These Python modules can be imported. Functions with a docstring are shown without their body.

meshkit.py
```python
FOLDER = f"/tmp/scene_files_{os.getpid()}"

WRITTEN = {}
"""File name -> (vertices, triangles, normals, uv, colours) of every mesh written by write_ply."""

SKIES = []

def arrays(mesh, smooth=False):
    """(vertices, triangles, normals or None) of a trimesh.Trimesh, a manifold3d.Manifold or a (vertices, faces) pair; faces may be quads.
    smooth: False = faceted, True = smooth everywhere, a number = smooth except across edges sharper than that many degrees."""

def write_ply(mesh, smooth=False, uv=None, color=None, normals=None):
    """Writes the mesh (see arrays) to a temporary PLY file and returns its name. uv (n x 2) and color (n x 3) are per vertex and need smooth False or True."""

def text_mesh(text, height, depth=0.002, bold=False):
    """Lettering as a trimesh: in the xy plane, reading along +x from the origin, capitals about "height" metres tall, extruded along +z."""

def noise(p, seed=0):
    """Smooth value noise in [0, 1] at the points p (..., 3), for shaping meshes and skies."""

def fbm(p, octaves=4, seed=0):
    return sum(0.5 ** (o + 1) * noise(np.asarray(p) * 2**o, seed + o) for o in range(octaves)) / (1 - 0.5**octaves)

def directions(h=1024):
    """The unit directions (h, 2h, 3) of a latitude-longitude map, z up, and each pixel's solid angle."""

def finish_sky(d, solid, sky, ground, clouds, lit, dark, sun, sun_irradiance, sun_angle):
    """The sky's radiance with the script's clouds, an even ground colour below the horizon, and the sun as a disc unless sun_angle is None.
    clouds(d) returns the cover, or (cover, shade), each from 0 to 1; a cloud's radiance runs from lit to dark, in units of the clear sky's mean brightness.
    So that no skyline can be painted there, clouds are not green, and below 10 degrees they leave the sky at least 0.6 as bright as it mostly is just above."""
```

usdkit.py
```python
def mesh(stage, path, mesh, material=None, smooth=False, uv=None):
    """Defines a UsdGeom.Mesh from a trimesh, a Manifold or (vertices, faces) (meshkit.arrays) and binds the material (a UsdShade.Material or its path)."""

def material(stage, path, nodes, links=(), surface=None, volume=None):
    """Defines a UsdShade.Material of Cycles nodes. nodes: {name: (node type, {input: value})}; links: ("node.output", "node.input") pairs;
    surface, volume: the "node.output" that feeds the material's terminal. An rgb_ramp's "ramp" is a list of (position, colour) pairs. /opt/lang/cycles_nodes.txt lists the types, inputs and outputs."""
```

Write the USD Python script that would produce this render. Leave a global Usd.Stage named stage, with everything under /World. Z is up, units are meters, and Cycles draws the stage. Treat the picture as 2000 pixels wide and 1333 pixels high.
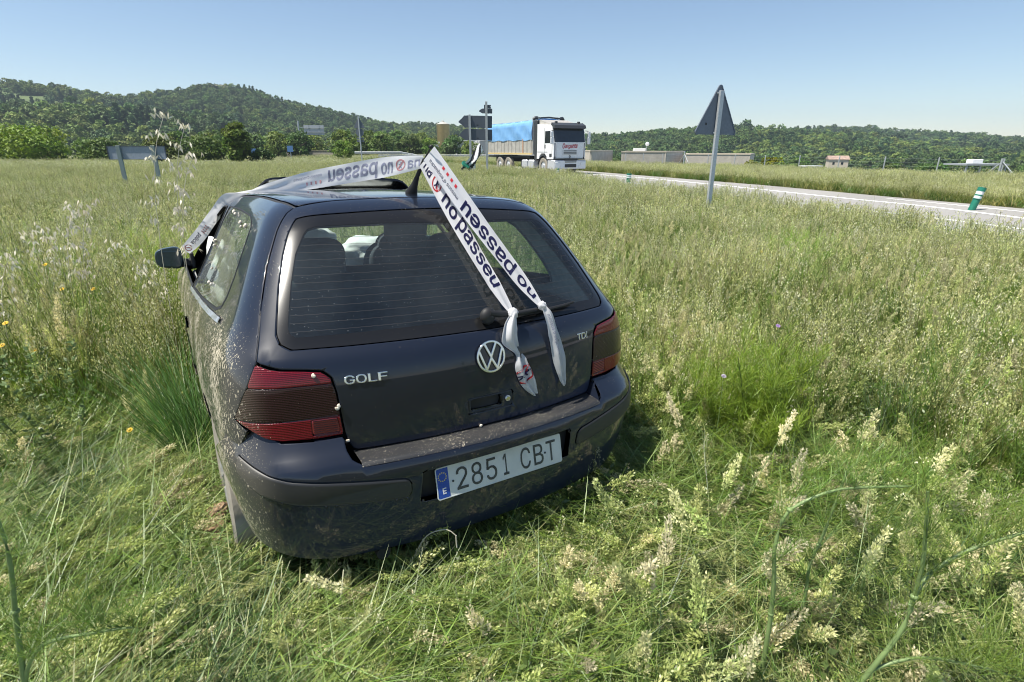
import math, random, numpy as np, trimesh, usdkit, meshkit
from math import pi, sin, cos, radians
from pxr import Usd, UsdGeom, UsdLux, UsdShade, Gf, Sdf, Vt
from scipy.spatial import Delaunay
from scipy.interpolate import PchipInterpolator
import shapely
from shapely.geometry import Polygon, LineString, Point, MultiPolygon, box as sbox
from shapely.ops import unary_union

random.seed(7); RNG = np.random.default_rng(7)
stage = Usd.Stage.CreateInMemory()
UsdGeom.SetStageUpAxis(stage, 'Z'); UsdGeom.SetStageMetersPerUnit(stage, 1.0)
UsdGeom.Xform.Define(stage, '/World'); UsdGeom.Scope.Define(stage, '/World/Looks')
# ------------------------------------------------------------------ camera, sky, sun, exposure
EYE = 1.55; PITCH = 19.52
cam = UsdGeom.Camera.Define(stage, '/World/camera')
cam.CreateHorizontalApertureAttr(36.0); cam.CreateVerticalApertureAttr(24.0); cam.CreateFocalLengthAttr(36.0*1056.5/2000)
cam.AddTranslateOp().Set(Gf.Vec3d(0, 0, EYE)); cam.AddRotateXOp().Set(90.0-PITCH)
cam.CreateClippingRangeAttr(Gf.Vec2f(0.05, 20000)); cam.CreateFStopAttr(0.0)
cam.CreateExposureAttr(0.72)
SUN_EL, SUN_AZ = radians(64), radians(-112)          # azimuth from +y (camera heading) towards +x
sun_to = np.array([sin(SUN_AZ)*cos(SUN_EL), cos(SUN_AZ)*cos(SUN_EL), sin(SUN_EL)])
sky = UsdLux.DomeLight.Define(stage, '/World/sky')
skym = usdkit.material(stage, '/World/Looks/sky', {
    'sky': ('sky_texture', {'sky_type': 'single_scattering', 'sun_disc': False, 'sun_elevation': SUN_EL, 'sun_rotation': SUN_AZ, 'altitude': 100.0, 'air_density': 1.0, 'aerosol_density': 0.08, 'ozone_density': 2.2}),
    'bg': ('background_shader', {'strength': 0.082})}, [('sky.color', 'bg.color')], surface='bg.background')
UsdShade.MaterialBindingAPI.Apply(sky.GetPrim()).Bind(skym)
sky.GetPrim().SetCustomDataByKey('kind', 'structure')
sun = UsdLux.DistantLight.Define(stage, '/World/sun')
sun.CreateNormalizeAttr(True); sun.CreateIntensityAttr(1.25); sun.CreateAngleAttr(0.53); sun.CreateColorAttr(Gf.Vec3f(1.0, 0.95, 0.86))
_z = Gf.Vec3d(*map(float, sun_to)); _rot = Gf.Rotation(Gf.Vec3d(0, 0, 1), _z)
sun.AddTransformOp().Set(Gf.Matrix4d().SetRotate(_rot))

# ------------------------------------------------------------------ helpers
_used = {}
def numbered(path):
    k = _used.get(path, -1)+1; _used[path] = k
    return path if k == 0 else '%s_%03d' % (path, k)
def tag(p, label=None, cat=None, group=None, kind=None):
    p = p.GetPrim() if hasattr(p, 'GetPrim') else p
    for k, v in (('label', label), ('category', cat), ('group', group), ('kind', kind)):
        if v: p.SetCustomDataByKey(k, v)
    return p
def thing(name, label, cat, loc=(0, 0, 0), rotz=0, group=None, kind=None, matrix=None, scale=None):
    x = UsdGeom.Xform.Define(stage, numbered('/World/'+name))
    if matrix is not None: x.AddTransformOp().Set(Gf.Matrix4d(*[float(v) for v in np.asarray(matrix).T.ravel()]))
    else:
        x.AddTranslateOp().Set(Gf.Vec3d(*map(float, loc)))
        if rotz: x.AddRotateZOp().Set(math.degrees(rotz))
        if scale: x.AddScaleOp().Set(Gf.Vec3f(scale, scale, scale))
    tag(x, label, cat, group, kind)
    return x.GetPrim()
def obj(name, mesh, material, parent=None, smooth=False, label=None):
    base = str(parent.GetPath()) if parent is not None else '/World'
    m = usdkit.mesh(stage, numbered(base+'/'+name), mesh, '/World/Looks/'+material, smooth=smooth)
    if label: m.GetPrim().SetCustomDataByKey('label', label)
    return m.GetPrim()
def rawmesh(name, v, f, material, parent=None, normals=None, color=None):
    base = str(parent.GetPath()) if parent is not None else '/World'
    m = UsdGeom.Mesh.Define(stage, numbered(base+'/'+name))
    m.CreatePointsAttr(Vt.Vec3fArray.FromNumpy(np.ascontiguousarray(v, np.float32)))
    f = np.asarray(f, np.int32)
    m.CreateFaceVertexCountsAttr(Vt.IntArray.FromNumpy(np.full(len(f), f.shape[1], np.int32)))
    m.CreateFaceVertexIndicesAttr(Vt.IntArray.FromNumpy(f.ravel())); m.CreateSubdivisionSchemeAttr('none')
    if normals is not None:
        m.CreateNormalsAttr(Vt.Vec3fArray.FromNumpy(np.ascontiguousarray(normals, np.float32))); m.SetNormalsInterpolation('vertex')
    if color is not None:
        UsdGeom.PrimvarsAPI(m).CreatePrimvar('tint', Sdf.ValueTypeNames.Color3fArray, 'vertex').Set(Vt.Vec3fArray.FromNumpy(np.ascontiguousarray(color, np.float32)))
    UsdShade.MaterialBindingAPI.Apply(m.GetPrim()).Bind(UsdShade.Material.Get(stage, '/World/Looks/'+material))
    return m.GetPrim()
cat = trimesh.util.concatenate
def bx(cx, cy, cz, sx, sy, sz, rz=0, r=0):
    """box, centre and size; r = bevel"""
    if r:
        p = sbox(-sx/2+r, -sy/2+r, sx/2-r, sy/2-r).buffer(r, quad_segs=3)
        q = p.buffer(-r*.8)
        m = cat([trimesh.creation.extrude_polygon(p, sz-2*r)]); m.apply_translation([0, 0, -sz/2+r])
        m = trimesh.convex.convex_hull(np.vstack([m.vertices, np.array([[x, y, s*sz/2] for s in (-1, 1) for x, y in q.exterior.coords])]))
    else: m = trimesh.creation.box([sx, sy, sz])
    if rz: m.apply_transform(trimesh.transformations.rotation_matrix(rz, [0, 0, 1]))
    m.apply_translation([cx, cy, cz]); return m
def cyl(p, q, r, r2=None, n=12):
    p, q = np.asarray(p, float), np.asarray(q, float); r2 = r if r2 is None else r2
    d = q-p; L = np.linalg.norm(d); d = d/L
    a = np.cross(d, [0, 0, 1] if abs(d[2]) < .9 else [1, 0, 0]); a /= np.linalg.norm(a); b = np.cross(d, a)
    t = np.arange(n)*2*pi/n; c = np.cos(t)[:, None]*a+np.sin(t)[:, None]*b
    v = np.vstack([p+c*r, q+c*r2, [p], [q]]); f = []
    for i in range(n):
        j = (i+1) % n; f += [[i, j, n+j], [i, n+j, n+i], [j, i, 2*n], [n+i, n+j, 2*n+1]]
    return trimesh.Trimesh(v, f, process=False)
def tube(pts, rad, n=8):
    pts = np.asarray(pts, float); rad = np.broadcast_to(rad, len(pts)); V, Fc = [], []
    up = np.array([0.03, 0.05, 1.0])
    for i, p in enumerate(pts):
        d = pts[min(i+1, len(pts)-1)]-pts[max(i-1, 0)]; d = d/(np.linalg.norm(d)+1e-12)
        a = np.cross(d, up)
        if np.linalg.norm(a) < .1: a = np.cross(d, [1, 0, 0.])
        a /= np.linalg.norm(a); b = np.cross(d, a); t = np.arange(n)*2*pi/n
        V.append(p+rad[i]*(np.cos(t)[:, None]*a+np.sin(t)[:, None]*b))
    for i in range(len(pts)-1):
        for k in range(n):
            m = (k+1) % n; Fc += [[i*n+k, i*n+m, (i+1)*n+m], [i*n+k, (i+1)*n+m, (i+1)*n+k]]
    V = np.vstack(V); e = len(V); V = np.vstack([V, pts[:1], pts[-1:]])
    for k in range(n):
        m = (k+1) % n; Fc += [[m, k, e], [e-n+k, e-n+m, e+1]]
    return trimesh.Trimesh(V, Fc, process=False)
def extrude(poly, d, z0=0):
    ms = []
    for g in getattr(poly, 'geoms', [poly]):
        m = trimesh.creation.extrude_polygon(g, d, engine='earcut'); m.apply_translation([0, 0, z0]); ms.append(m)
    return cat(ms)
def frame(mesh, o, ex, ey, ez=None):
    """put a mesh modelled in xyz into the frame o + x ex + y ey + z ez"""
    ex, ey = np.asarray(ex, float), np.asarray(ey, float); ez = np.cross(ex, ey) if ez is None else np.asarray(ez, float)
    m = mesh.copy(); v = m.vertices; m = trimesh.Trimesh(np.asarray(o)+v[:, :1]*ex+v[:, 1:2]*ey+v[:, 2:3]*ez, m.faces, process=False)
    return m
def move(m, x=0, y=0, z=0): m = m.copy(); m.apply_translation([x, y, z]); return m
def blob(r, sub=2, amp=.15, freq=2.0, seed=0, squash=(1, 1, 1)):
    m = trimesh.creation.icosphere(sub); v = m.vertices
    k = 1+amp*(2*meshkit.fbm(v*freq+seed*7.3+20, 3, seed)-1)
    m.vertices = v*k[:, None]*r*np.asarray(squash); return m

# ------------------------------------------------------------------ materials
def mat(name, nodes, links=(), surface='p.BSDF', **k): return usdkit.material(stage, '/World/Looks/'+name, nodes, links, surface=surface, **k)
def plain(name, col, rough=.5, metal=0., coat=0., var=.12, scale=30., spec=.5, bump=0., bscale=120.):
    n = {'g': ('texture_coordinate', {}), 'n': ('noise_texture', {'scale': scale, 'detail': 4.}), 'r': ('rgb_ramp', {'ramp': [(.3, tuple(c*(1-var) for c in col)), (.7, tuple(min(1, c*(1+var)) for c in col))]}),
         'p': ('principled_bsdf', {'roughness': rough, 'metallic': metal, 'coat_weight': coat, 'specular_ior_level': spec})}
    l = [('g.object', 'n.vector'), ('n.fac', 'r.fac'), ('r.color', 'p.base_color')]
    if bump:
        n['n2'] = ('noise_texture', {'scale': bscale, 'detail': 3.}); n['b'] = ('bump', {'strength': bump, 'distance': .004})
        l += [('g.object', 'n2.vector'), ('n2.fac', 'b.height'), ('b.normal', 'p.normal')]
    return mat(name, n, l)
def dusty(name, base, rough, metal, coat, amount, dirt=(.42, .38, .29), side=True, spec=.5, film=.0, ribs=0):
    """paint or plastic with dried mud splashes: fine specks everywhere, many and drawn out on the left flank"""
    n = {'g': ('texture_coordinate', {}), 'm': ('mapping', {'scale': (1., 1., .35)}),
         'v': ('voronoi_texture', {'scale': 95., 'feature': 'f1', 'randomness': 1.}), 'v2': ('voronoi_texture', {'scale': 185.}),
         'big': ('noise_texture', {'scale': 3.5, 'detail': 4.}), 'fine': ('noise_texture', {'scale': 240., 'detail': 2.}),
         'sep': ('separate_xyz', {}), 'side': ('map_range', {'range_type': 'smoothstep', 'from_min': -.70, 'from_max': -.80, 'to_min': 0., 'to_max': 1.}),
         'low': ('map_range', {'range_type': 'smoothstep', 'from_min': 1.12, 'from_max': .85, 'to_min': 0.15, 'to_max': 1.}),
         'sl': ('math', {'math_type': 'multiply'}),
         'th': ('math', {'math_type': 'multiply_add', 'value2': .34 if side else 0., 'value3': amount}),
         'bg': ('math', {'math_type': 'multiply'}), 'dens': ('map_range', {'from_min': .35, 'from_max': .7, 'to_min': .35, 'to_max': 1.25, 'clamp': True}),
         'spk': ('math', {'math_type': 'less_than'}), 'th2': ('math', {'math_type': 'multiply', 'value2': 1.}), 'spk2': ('math', {'math_type': 'less_than'}), 'mx': ('math', {'math_type': 'maximum'}),
         'filmr': ('map_range', {'from_min': .3, 'from_max': .75, 'to_min': film*.5, 'to_max': film*1.4, 'clamp': True}),
         'fs': ('math', {'math_type': 'multiply_add', 'value2': .13 if side else 0.}), 'tot': ('math', {'math_type': 'maximum', 'use_clamp': True}),
         'mc': ('mix_color', {'a': base, 'b': dirt}), 'rg': ('mix_float', {'a': rough, 'b': .9}),
         'ct': ('math', {'math_type': 'multiply_add', 'value2': -coat, 'value3': coat}), 'mt': ('math', {'math_type': 'multiply_add', 'value2': -metal, 'value3': metal}),
         'p': ('principled_bsdf', {'coat_roughness': .04, 'specular_ior_level': spec})}
    l = [('g.object', 'm.vector'), ('m.vector', 'v.vector'), ('g.object', 'v2.vector'), ('g.object', 'big.vector'), ('g.object', 'sep.vector'), ('sep.x', 'side.value'), ('sep.z', 'low.value'),
         ('side.result', 'sl.value1'), ('low.result', 'sl.value2'), ('sl.value', 'th.value1'), ('big.fac', 'dens.value'), ('th.value', 'bg.value1'), ('dens.result', 'bg.value2'),
         ('v.distance', 'spk.value1'), ('bg.value', 'spk.value2'), ('bg.value', 'th2.value1'), ('v2.distance', 'spk2.value1'), ('th2.value', 'spk2.value2'), ('spk.value', 'mx.value1'), ('spk2.value', 'mx.value2'),
         ('big.fac', 'filmr.value'), ('sl.value', 'fs.value1'), ('filmr.result', 'fs.value3'), ('mx.value', 'tot.value1'), ('fs.value', 'tot.value2'), ('tot.value', 'mc.fac'), ('mc.result', 'p.base_color'),
         ('tot.value', 'rg.fac'), ('rg.result', 'p.roughness'), ('tot.value', 'ct.value1'), ('ct.value', 'p.coat_weight'), ('tot.value', 'mt.value1'), ('mt.value', 'p.metallic')]
    if ribs:
        n['wv'] = ('wave_texture', {'bands_direction': 'z', 'scale': ribs, 'distortion': 0.}); n['wv2'] = ('wave_texture', {'bands_direction': 'x', 'scale': ribs*.7, 'distortion': 0.})
        n['wm'] = ('map_range', {'from_min': 0., 'from_max': 1., 'to_min': .62, 'to_max': 1.2}); n['wx'] = ('vector_math', {'math_type': 'scale', 'vector1': base}); n['wb'] = ('bump', {'strength': .35, 'distance': .003}); n['wa'] = ('math', {'math_type': 'multiply_add', 'value2': .18})
        l += [('g.object', 'wv.vector'), ('g.object', 'wv2.vector'), ('wv2.fac', 'wa.value1'), ('wv.fac', 'wa.value3'), ('wa.value', 'wm.value'), ('wm.result', 'wx.scale'), ('wx.vector', 'mc.a'), ('wa.value', 'wb.height'), ('wb.normal', 'p.normal')]
    return mat(name, n, l)
def glass(name, tint, dirt=.05, speck=.05, rough=0.0, side=False):
    n = {'g': ('texture_coordinate', {}), 'v': ('voronoi_texture', {'scale': 75.}), 'n': ('noise_texture', {'scale': 4., 'detail': 4.}),
         'spk': ('math', {'math_type': 'less_than', 'value2': speck}), 'mr': ('map_range', {'from_min': .3, 'from_max': .75, 'to_min': dirt*.4, 'to_max': dirt*1.6, 'clamp': True}),
         'mx': ('math', {'math_type': 'maximum', 'use_clamp': True}),
         'd': ('diffuse_bsdf', {'color': (.37, .40, .40)}), 't': ('transparent_bsdf', {'color': tint}), 'gl': ('glossy_bsdf', {'color': (1., 1., 1.), 'roughness': rough}),
         'lw': ('layer_weight', {'blend': .5}), 'pw': ('math', {'math_type': 'power', 'value2': 4.5}), 'fr': ('math', {'math_type': 'multiply_add', 'value2': .75, 'value3': .045, 'use_clamp': True}), 'm1': ('mix_closure', {}), 'm2': ('mix_closure', {})}
    l = [('g.object', 'v.vector'), ('g.object', 'n.vector'), ('v.distance', 'spk.value1'), ('n.fac', 'mr.value'), ('spk.value', 'mx.value1'), ('mr.result', 'mx.value2'),
         ('lw.facing', 'pw.value1'), ('pw.value', 'fr.value1'), ('fr.value', 'm1.fac'), ('t.BSDF', 'm1.closure1'), ('gl.BSDF', 'm1.closure2'), ('mx.value', 'm2.fac'), ('m1.closure', 'm2.closure1'), ('d.BSDF', 'm2.closure2')]
    return mat(name, n, l, surface='m2.closure')
dusty('car_paint', (.0078, .0112, .0215), .38, .0, 1., .06, film=.002, spec=.12)
dusty('car_plastic', (.014, .015, .018), .45, 0., 0., .05, film=.016)
dusty('sill_plastic', (.016, .017, .020), .5, 0., 0., .20, film=.015, side=False)
dusty('lens_red', (.125, .003, .008), .2, 0., .8, .07, film=.003, spec=.1, ribs=58.)
dusty('lens_smoke', (.020, .006, .006), .25, 0., .5, .07, film=.004, spec=.15, ribs=58.)
dusty('reflector_red', (.20, .014, .018), .3, 0., .4, .04, film=.015)
dusty('frit', (.006, .0065, .008), .2, 0., .3, .045, film=.014, spec=.3)
glass('rear_glass', (.76, .86, .84), dirt=.034, speck=.07)
glass('side_glass', (.60, .70, .66), dirt=.10, speck=.16)
glass('screen_glass', (.85, .9, .88), dirt=.03, speck=.02)
plain('black_rubber', (.012, .012, .013), .6); plain('black_gap', (.004, .004, .004), .9, spec=.1); plain('black_gloss', (.008, .008, .01), .15, coat=.6)
plain('tyre_rubber', (.27, .245, .20), .9, bump=.4, bscale=60); plain('alloy', (.38, .37, .35), .4, metal=.6)
mat('chrome', {'b': ('bevel', {'radius': .004, 'samples': 4}), 'p': ('principled_bsdf', {'base_color': (.62, .64, .66), 'metallic': 1., 'roughness': .10})}, [('b.bevel', 'p.normal')]); plain('cloth_dark', (.055, .067, .076), .95, bump=.3, bscale=300, spec=.1); plain('trim_grey', (.30, .32, .315), .8)
plain('lining', (.24, .25, .24), .9); plain('airbag', (.72, .73, .70), .9, bump=.4, bscale=25, var=.06); plain('dash', (.035, .037, .04), .7)
plain('plate_white', (.62, .64, .62), .4, var=.08, scale=14); plain('plate_ink', (.055, .06, .058), .5, var=.3); plain('plate_blue', (.015, .07, .36), .4); plain('star_yellow', (.7, .55, .1), .4); plain('white_ink', (.75, .75, .75), .5)
plain('mirror_dark', (.012, .03, .04), .08, coat=1.); plain('mirror_paint', (.018, .040, .050), .3, metal=.3, coat=1.); plain('wire_red', (.06, .032, .028), .7)

# ================================================================== CAR (own frame: x right, y forward from the rear bumper, z up)
CAR = np.array([[.843158, -.537666, -.000253, -.056469], [.536266, .840929, .072503, 1.677448], [-.038769, -.061267, .997368, .001558], [0, 0, 0, 1]])
def car2w(p): p = np.asarray(p, float); return p@CAR[:3, :3].T+CAR[:3, 3]
def w2car(p): return (np.asarray(p, float)-CAR[:3, 3])@CAR[:3, :3]
def curve(*kv):
    a=np.array(kv,float);f=PchipInterpolator(a[:,0],a[:,1],extrapolate=False);lo,hi=a[0,0],a[-1,0]
    return lambda v:f(np.clip(v,lo,hi))
def smax(a,b,k):
    h=np.clip(.5+.5*(a-b)/k,0,1);return b+(a-b)*h+k*h*(1-h)
SIDE=curve((.12,.74),(.2,.775),(.3,.81),(.42,.84),(.55,.858),(.68,.8635),(.80,.857),(.90,.838),(.96,.812),(1.0,.787),(1.1,.733),(1.2,.680),(1.3,.622),(1.38,.568),(1.46,.50))
REAR=curve((.15,.09),(.45,.035),(.60,.024),(.75,.027),(.867,.0385),(.92,.056),(.97,.100),(1.05,.165),(1.2,.29),(1.343,.424),(1.40,.49),(1.46,.57))
ROOF=curve((.3,1.37),(.45,1.392),(.67,1.417),(1.2,1.441),(1.6,1.443),(1.9,1.432),(2.2,1.40),(2.6,1.33))
HOOD=curve((2.6,.985),(2.9,.965),(3.4,.90),(3.8,.81),(4.0,.73),(4.15,.6))
BREAR=curve((.14,.12),(.20,.05),(.26,.0),(.35,-.028),(.45,-.05),(.54,-.063),(.59,-.058),(.62,-.035),(.65,.0),(.70,.045),(.8,.12))
def side_half(y,z,bulge=0):
    s=SIDE(z)-.062*np.clip(1.0-y,0,1.4)**2-.05*np.clip(y-3.1,0,1.2)**2
    return s
def body(p):
    x,y,z=np.abs(p[...,0]),p[...,1],p[...,2]
    fs=x-side_half(y,z)
    fr=REAR(z)+.225*x*x-y
    ws=1.40-.573*(y-2.12+.28*x*x)
    top=np.minimum(ROOF(y)-.09*x*x,np.maximum(ws,HOOD(y)-.06*x*x))
    ft=z-top
    ff=y-(4.10-.30*x*x)
    f=smax(fs,fr,.15);f=smax(f,ft,.07);f=smax(f,ff,.12)
    return f
def bumper(p):
    x,y,z=np.abs(p[...,0]),p[...,1],p[...,2]
    fs=x-(side_half(y,z)+.014)
    fr=BREAR(z)+.20*x*x-y
    f=smax(fs,fr,.23)
    return f
def cast(fn,o,d,far=4.):
    """first exit of the ray o+d*t from inside the solid"""
    o=np.asarray(o,float);d=np.asarray(d,float);d=d/np.linalg.norm(d,axis=-1,keepdims=True)
    o=np.broadcast_to(o,d.shape)
    lo=np.zeros(d.shape[:-1]);hi=np.full(d.shape[:-1],far)
    for _ in range(40):
        m=(lo+hi)/2;i=fn(o+d*m[...,None])<0
        lo=np.where(i,m,lo);hi=np.where(i,hi,m)
    return o+d*lo[...,None]

def grad(fn, p, e=2e-3):
    g = np.stack([fn(p+e*a)-fn(p-e*a) for a in np.eye(3)], -1)
    return g/np.linalg.norm(g, axis=-1, keepdims=True)
class Chart:
    def __init__(s, o, a, up=(0, 0, 1)):
        s.o = np.asarray(o, float); s.a = np.asarray(a, float)/np.linalg.norm(a)
        s.e1 = np.cross(s.a, up); s.e1 /= np.linalg.norm(s.e1); s.e2 = np.cross(s.e1, s.a)
    def to2(s, P):
        v = np.asarray(P, float)-s.o; w = v@s.a; return np.stack([v@s.e1/w, v@s.e2/w], -1)
    def dirs(s, uv): return s.a+uv[..., :1]*s.e1+uv[..., 1:2]*s.e2
    def surf(s, fn, uv): return cast(fn, s.o, s.dirs(np.asarray(uv, float)))
REARC = Chart((0, 1.2, .9), (0, -1, 0)); LEFTC = Chart((0, 1.4, .75), (-1, 0, 0)); ROOFC = Chart((0, 1.2, .3), (0, 0, 1), up=(0, 1, 0))
SCREENC = Chart((0, 1.9, .75), (0, .8, .6)); HOODC = Chart((0, 3.2, .2), (0, 0, 1), up=(0, 1, 0)); BUMPC = Chart((0, 1.0, .45), (0, -1, 0)); FRONTC = Chart((0, 3.0, .45), (0, 1, 0))
def pts2(fn, chart, P):
    """outline points: (x, y, z); None = found by dropping that coordinate on the body"""
    out = []
    for p in P:
        x, y, z = p
        if y is None: q = cast(fn, np.array([x, 1.5, z]), np.array([0, -1., 0])) ; q = np.array([x, q[1], z])
        elif x is None: q = cast(fn, np.array([0, y, z]), np.array([-1., 0, 0]))
        elif z is None: q = cast(fn, np.array([x, y, .4]), np.array([0, 0, 1.]))
        else: q = np.array([x, y, z])
        out.append(q)
    return chart.to2(np.array(out))
def outline(fn, chart, P, rnd=0, mirror=False):
    uv = pts2(fn, chart, P)
    if mirror:
        Q = [((-p[0] if p[0] is not None else None), p[1], p[2]) for p in P][::-1]
        uv = np.vstack([uv, pts2(fn, chart, Q)])
    g = Polygon(uv).buffer(0)
    if rnd: g = g.buffer(-rnd).buffer(2*rnd).buffer(-rnd)
    return g
def dens(ring, h):
    c = np.asarray(ring.coords); L = ring.length; n = max(8, int(L/h))
    r = [ring.interpolate(t) for t in np.linspace(0, L, n, endpoint=False)]
    r = [(p.x, p.y) for p in r]
    return np.array(r)
def patch(fn, chart, poly, off=0., thick=.012, h=.03, edge=.004, roll=.0015, flip=False, skirt=True):
    """a panel: the part of the surface fn inside poly, off metres proud of it, with rolled edges"""
    V, F = [], []; NV = []; base = 0
    for g in getattr(poly, 'geoms', [poly]):
        if g.is_empty or g.area < 1e-5: continue
        rings = [g.exterior]+list(g.interiors)
        hb = h*.6
        B = [dens(r, hb) for r in rings]; nb = sum(map(len, B))
        ins = g.buffer(-edge) if edge else None
        I = []
        if edge and not ins.is_empty:
            for q in getattr(ins, 'geoms', [ins]):
                for r in [q.exterior]+list(q.interiors): I.append(dens(r, hb))
        x0, y0, x1, y1 = g.bounds
        gx, gy = np.meshgrid(np.arange(x0, x1, h), np.arange(y0, y1, h)); gx = gx+(np.arange(gx.shape[0]) % 2)[:, None]*h/2
        G = np.c_[gx.ravel(), gy.ravel()]; core = g.buffer(-edge-hb*.6)
        G = G[shapely.contains_xy(core, G[:, 0], G[:, 1])] if not core.is_empty else G[:0]
        allp = np.vstack(B+I+[G]); allp = allp+RNG.normal(0, 1e-7, allp.shape)
        tri = Delaunay(allp).simplices
        c = allp[tri].mean(1); keep = shapely.contains_xy(g, c[:, 0], c[:, 1]); tri = tri[keep]
        a = allp[tri]; ar = (a[:, 1, 0]-a[:, 0, 0])*(a[:, 2, 1]-a[:, 0, 1])-(a[:, 1, 1]-a[:, 0, 1])*(a[:, 2, 0]-a[:, 0, 0])
        tri = tri[np.abs(ar) > 1e-10]; ar = ar[np.abs(ar) > 1e-10]
        P = chart.surf(fn, allp); N = grad(fn, P)
        # orient
        f0 = np.cross(P[tri[:, 1]]-P[tri[:, 0]], P[tri[:, 2]]-P[tri[:, 0]])
        bad = (f0*N[tri[:, 0]]).sum(1) < 0; tri[bad] = tri[bad][:, [0, 2, 1]]
        P2 = P+N*off; P2[:nb] -= N[:nb]*roll
        NN = N.copy()
        if edge:
            # roll the boundary normals outwards
            cen = 0
            for k, r in enumerate(B):
                t = np.roll(P2[cen:cen+len(r)], -1, 0)-np.roll(P2[cen:cen+len(r)], 1, 0)
                out = np.cross(t, N[cen:cen+len(r)]); out /= np.linalg.norm(out, axis=1, keepdims=True)+1e-12
                # outward test in the chart
                test = chart.to2(P[cen:cen+len(r)]+out*.004); s = np.where(shapely.contains_xy(g, test[:, 0], test[:, 1]), -1, 1)
                s = np.sign(s.sum()+.1)
                NN[cen:cen+len(r)] = N[cen:cen+len(r)]+s*out*.8; cen += len(r)
            NN /= np.linalg.norm(NN, axis=1, keepdims=True)
        V.append(P2); NV.append(NN); F.append(tri+base); base += len(P2)
        if skirt:
            cen = 0
            for r in B:
                n = len(r); idx = np.arange(n); top = P2[cen:cen+n]; bot = top-N[cen:cen+n]*thick
                nn = NN[cen:cen+n]-N[cen:cen+n]; nn /= np.linalg.norm(nn, axis=1, keepdims=True)+1e-9
                V.append(np.vstack([top, bot])); NV.append(np.vstack([nn, nn])); j = (idx+1) % n
                F.append(np.vstack([np.c_[idx, j, n+j], np.c_[idx, n+j, n+idx]])+base); base += 2*n; cen += n
    V, F, NV = np.vstack(V), np.vstack(F), np.vstack(NV)
    if flip: V = V*[-1, 1, 1]; NV = NV*[-1, 1, 1]; F = F[:, ::-1]
    return V, F, NV
def put(name, P, material, parent, label=None):
    o = rawmesh(name, P[0], P[1], material, parent, normals=P[2])
    if label: o.SetCustomDataByKey('label', label)
    return o
car = thing('crashed_car', 'dark blue three door hatchback abandoned nose down in the tall grass', 'car', matrix=CAR)
GAP = .005
# ---- outlines (left half, read off the car)
hatch_side = [(-.36, .562, 1.393), (-.497, .565, 1.371), (-.530, .545, 1.352), (-.549, .525, 1.334), (-.577, .494, 1.295), (-.634, .412, 1.186), (-.686, .305, 1.051), (-.705, .253, .99), (-.728, .196, .922)]
hatch_left = [(0, .553, 1.404)]+hatch_side+[(-.674, .153, .903), (-.60, .13, .895), (-.555, .114, .889), (-.534, .103, .869), (-.524, .094, .82), (-.512, .084, .68), (-.503, .081, .643), (-.487, .077, .618), (-.346, .051, .617), (0, .024, .617)]
hatch = outline(body, REARC, hatch_left, mirror=True)
glass_out = outline(body, REARC, [(0, None, 1.364), (-.343, None, 1.353), (-.478, None, 1.343), (-.508, None, 1.336), (-.522, None, 1.322), (-.549, None, 1.285), (-.579, None, 1.225), (-.617, None, 1.127), (-.644, None, 1.037), (-.655, None, .998), (-.650, None, .973), (-.625, None, .958), (-.47, None, .957), (0, None, .957)], mirror=True)
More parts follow.
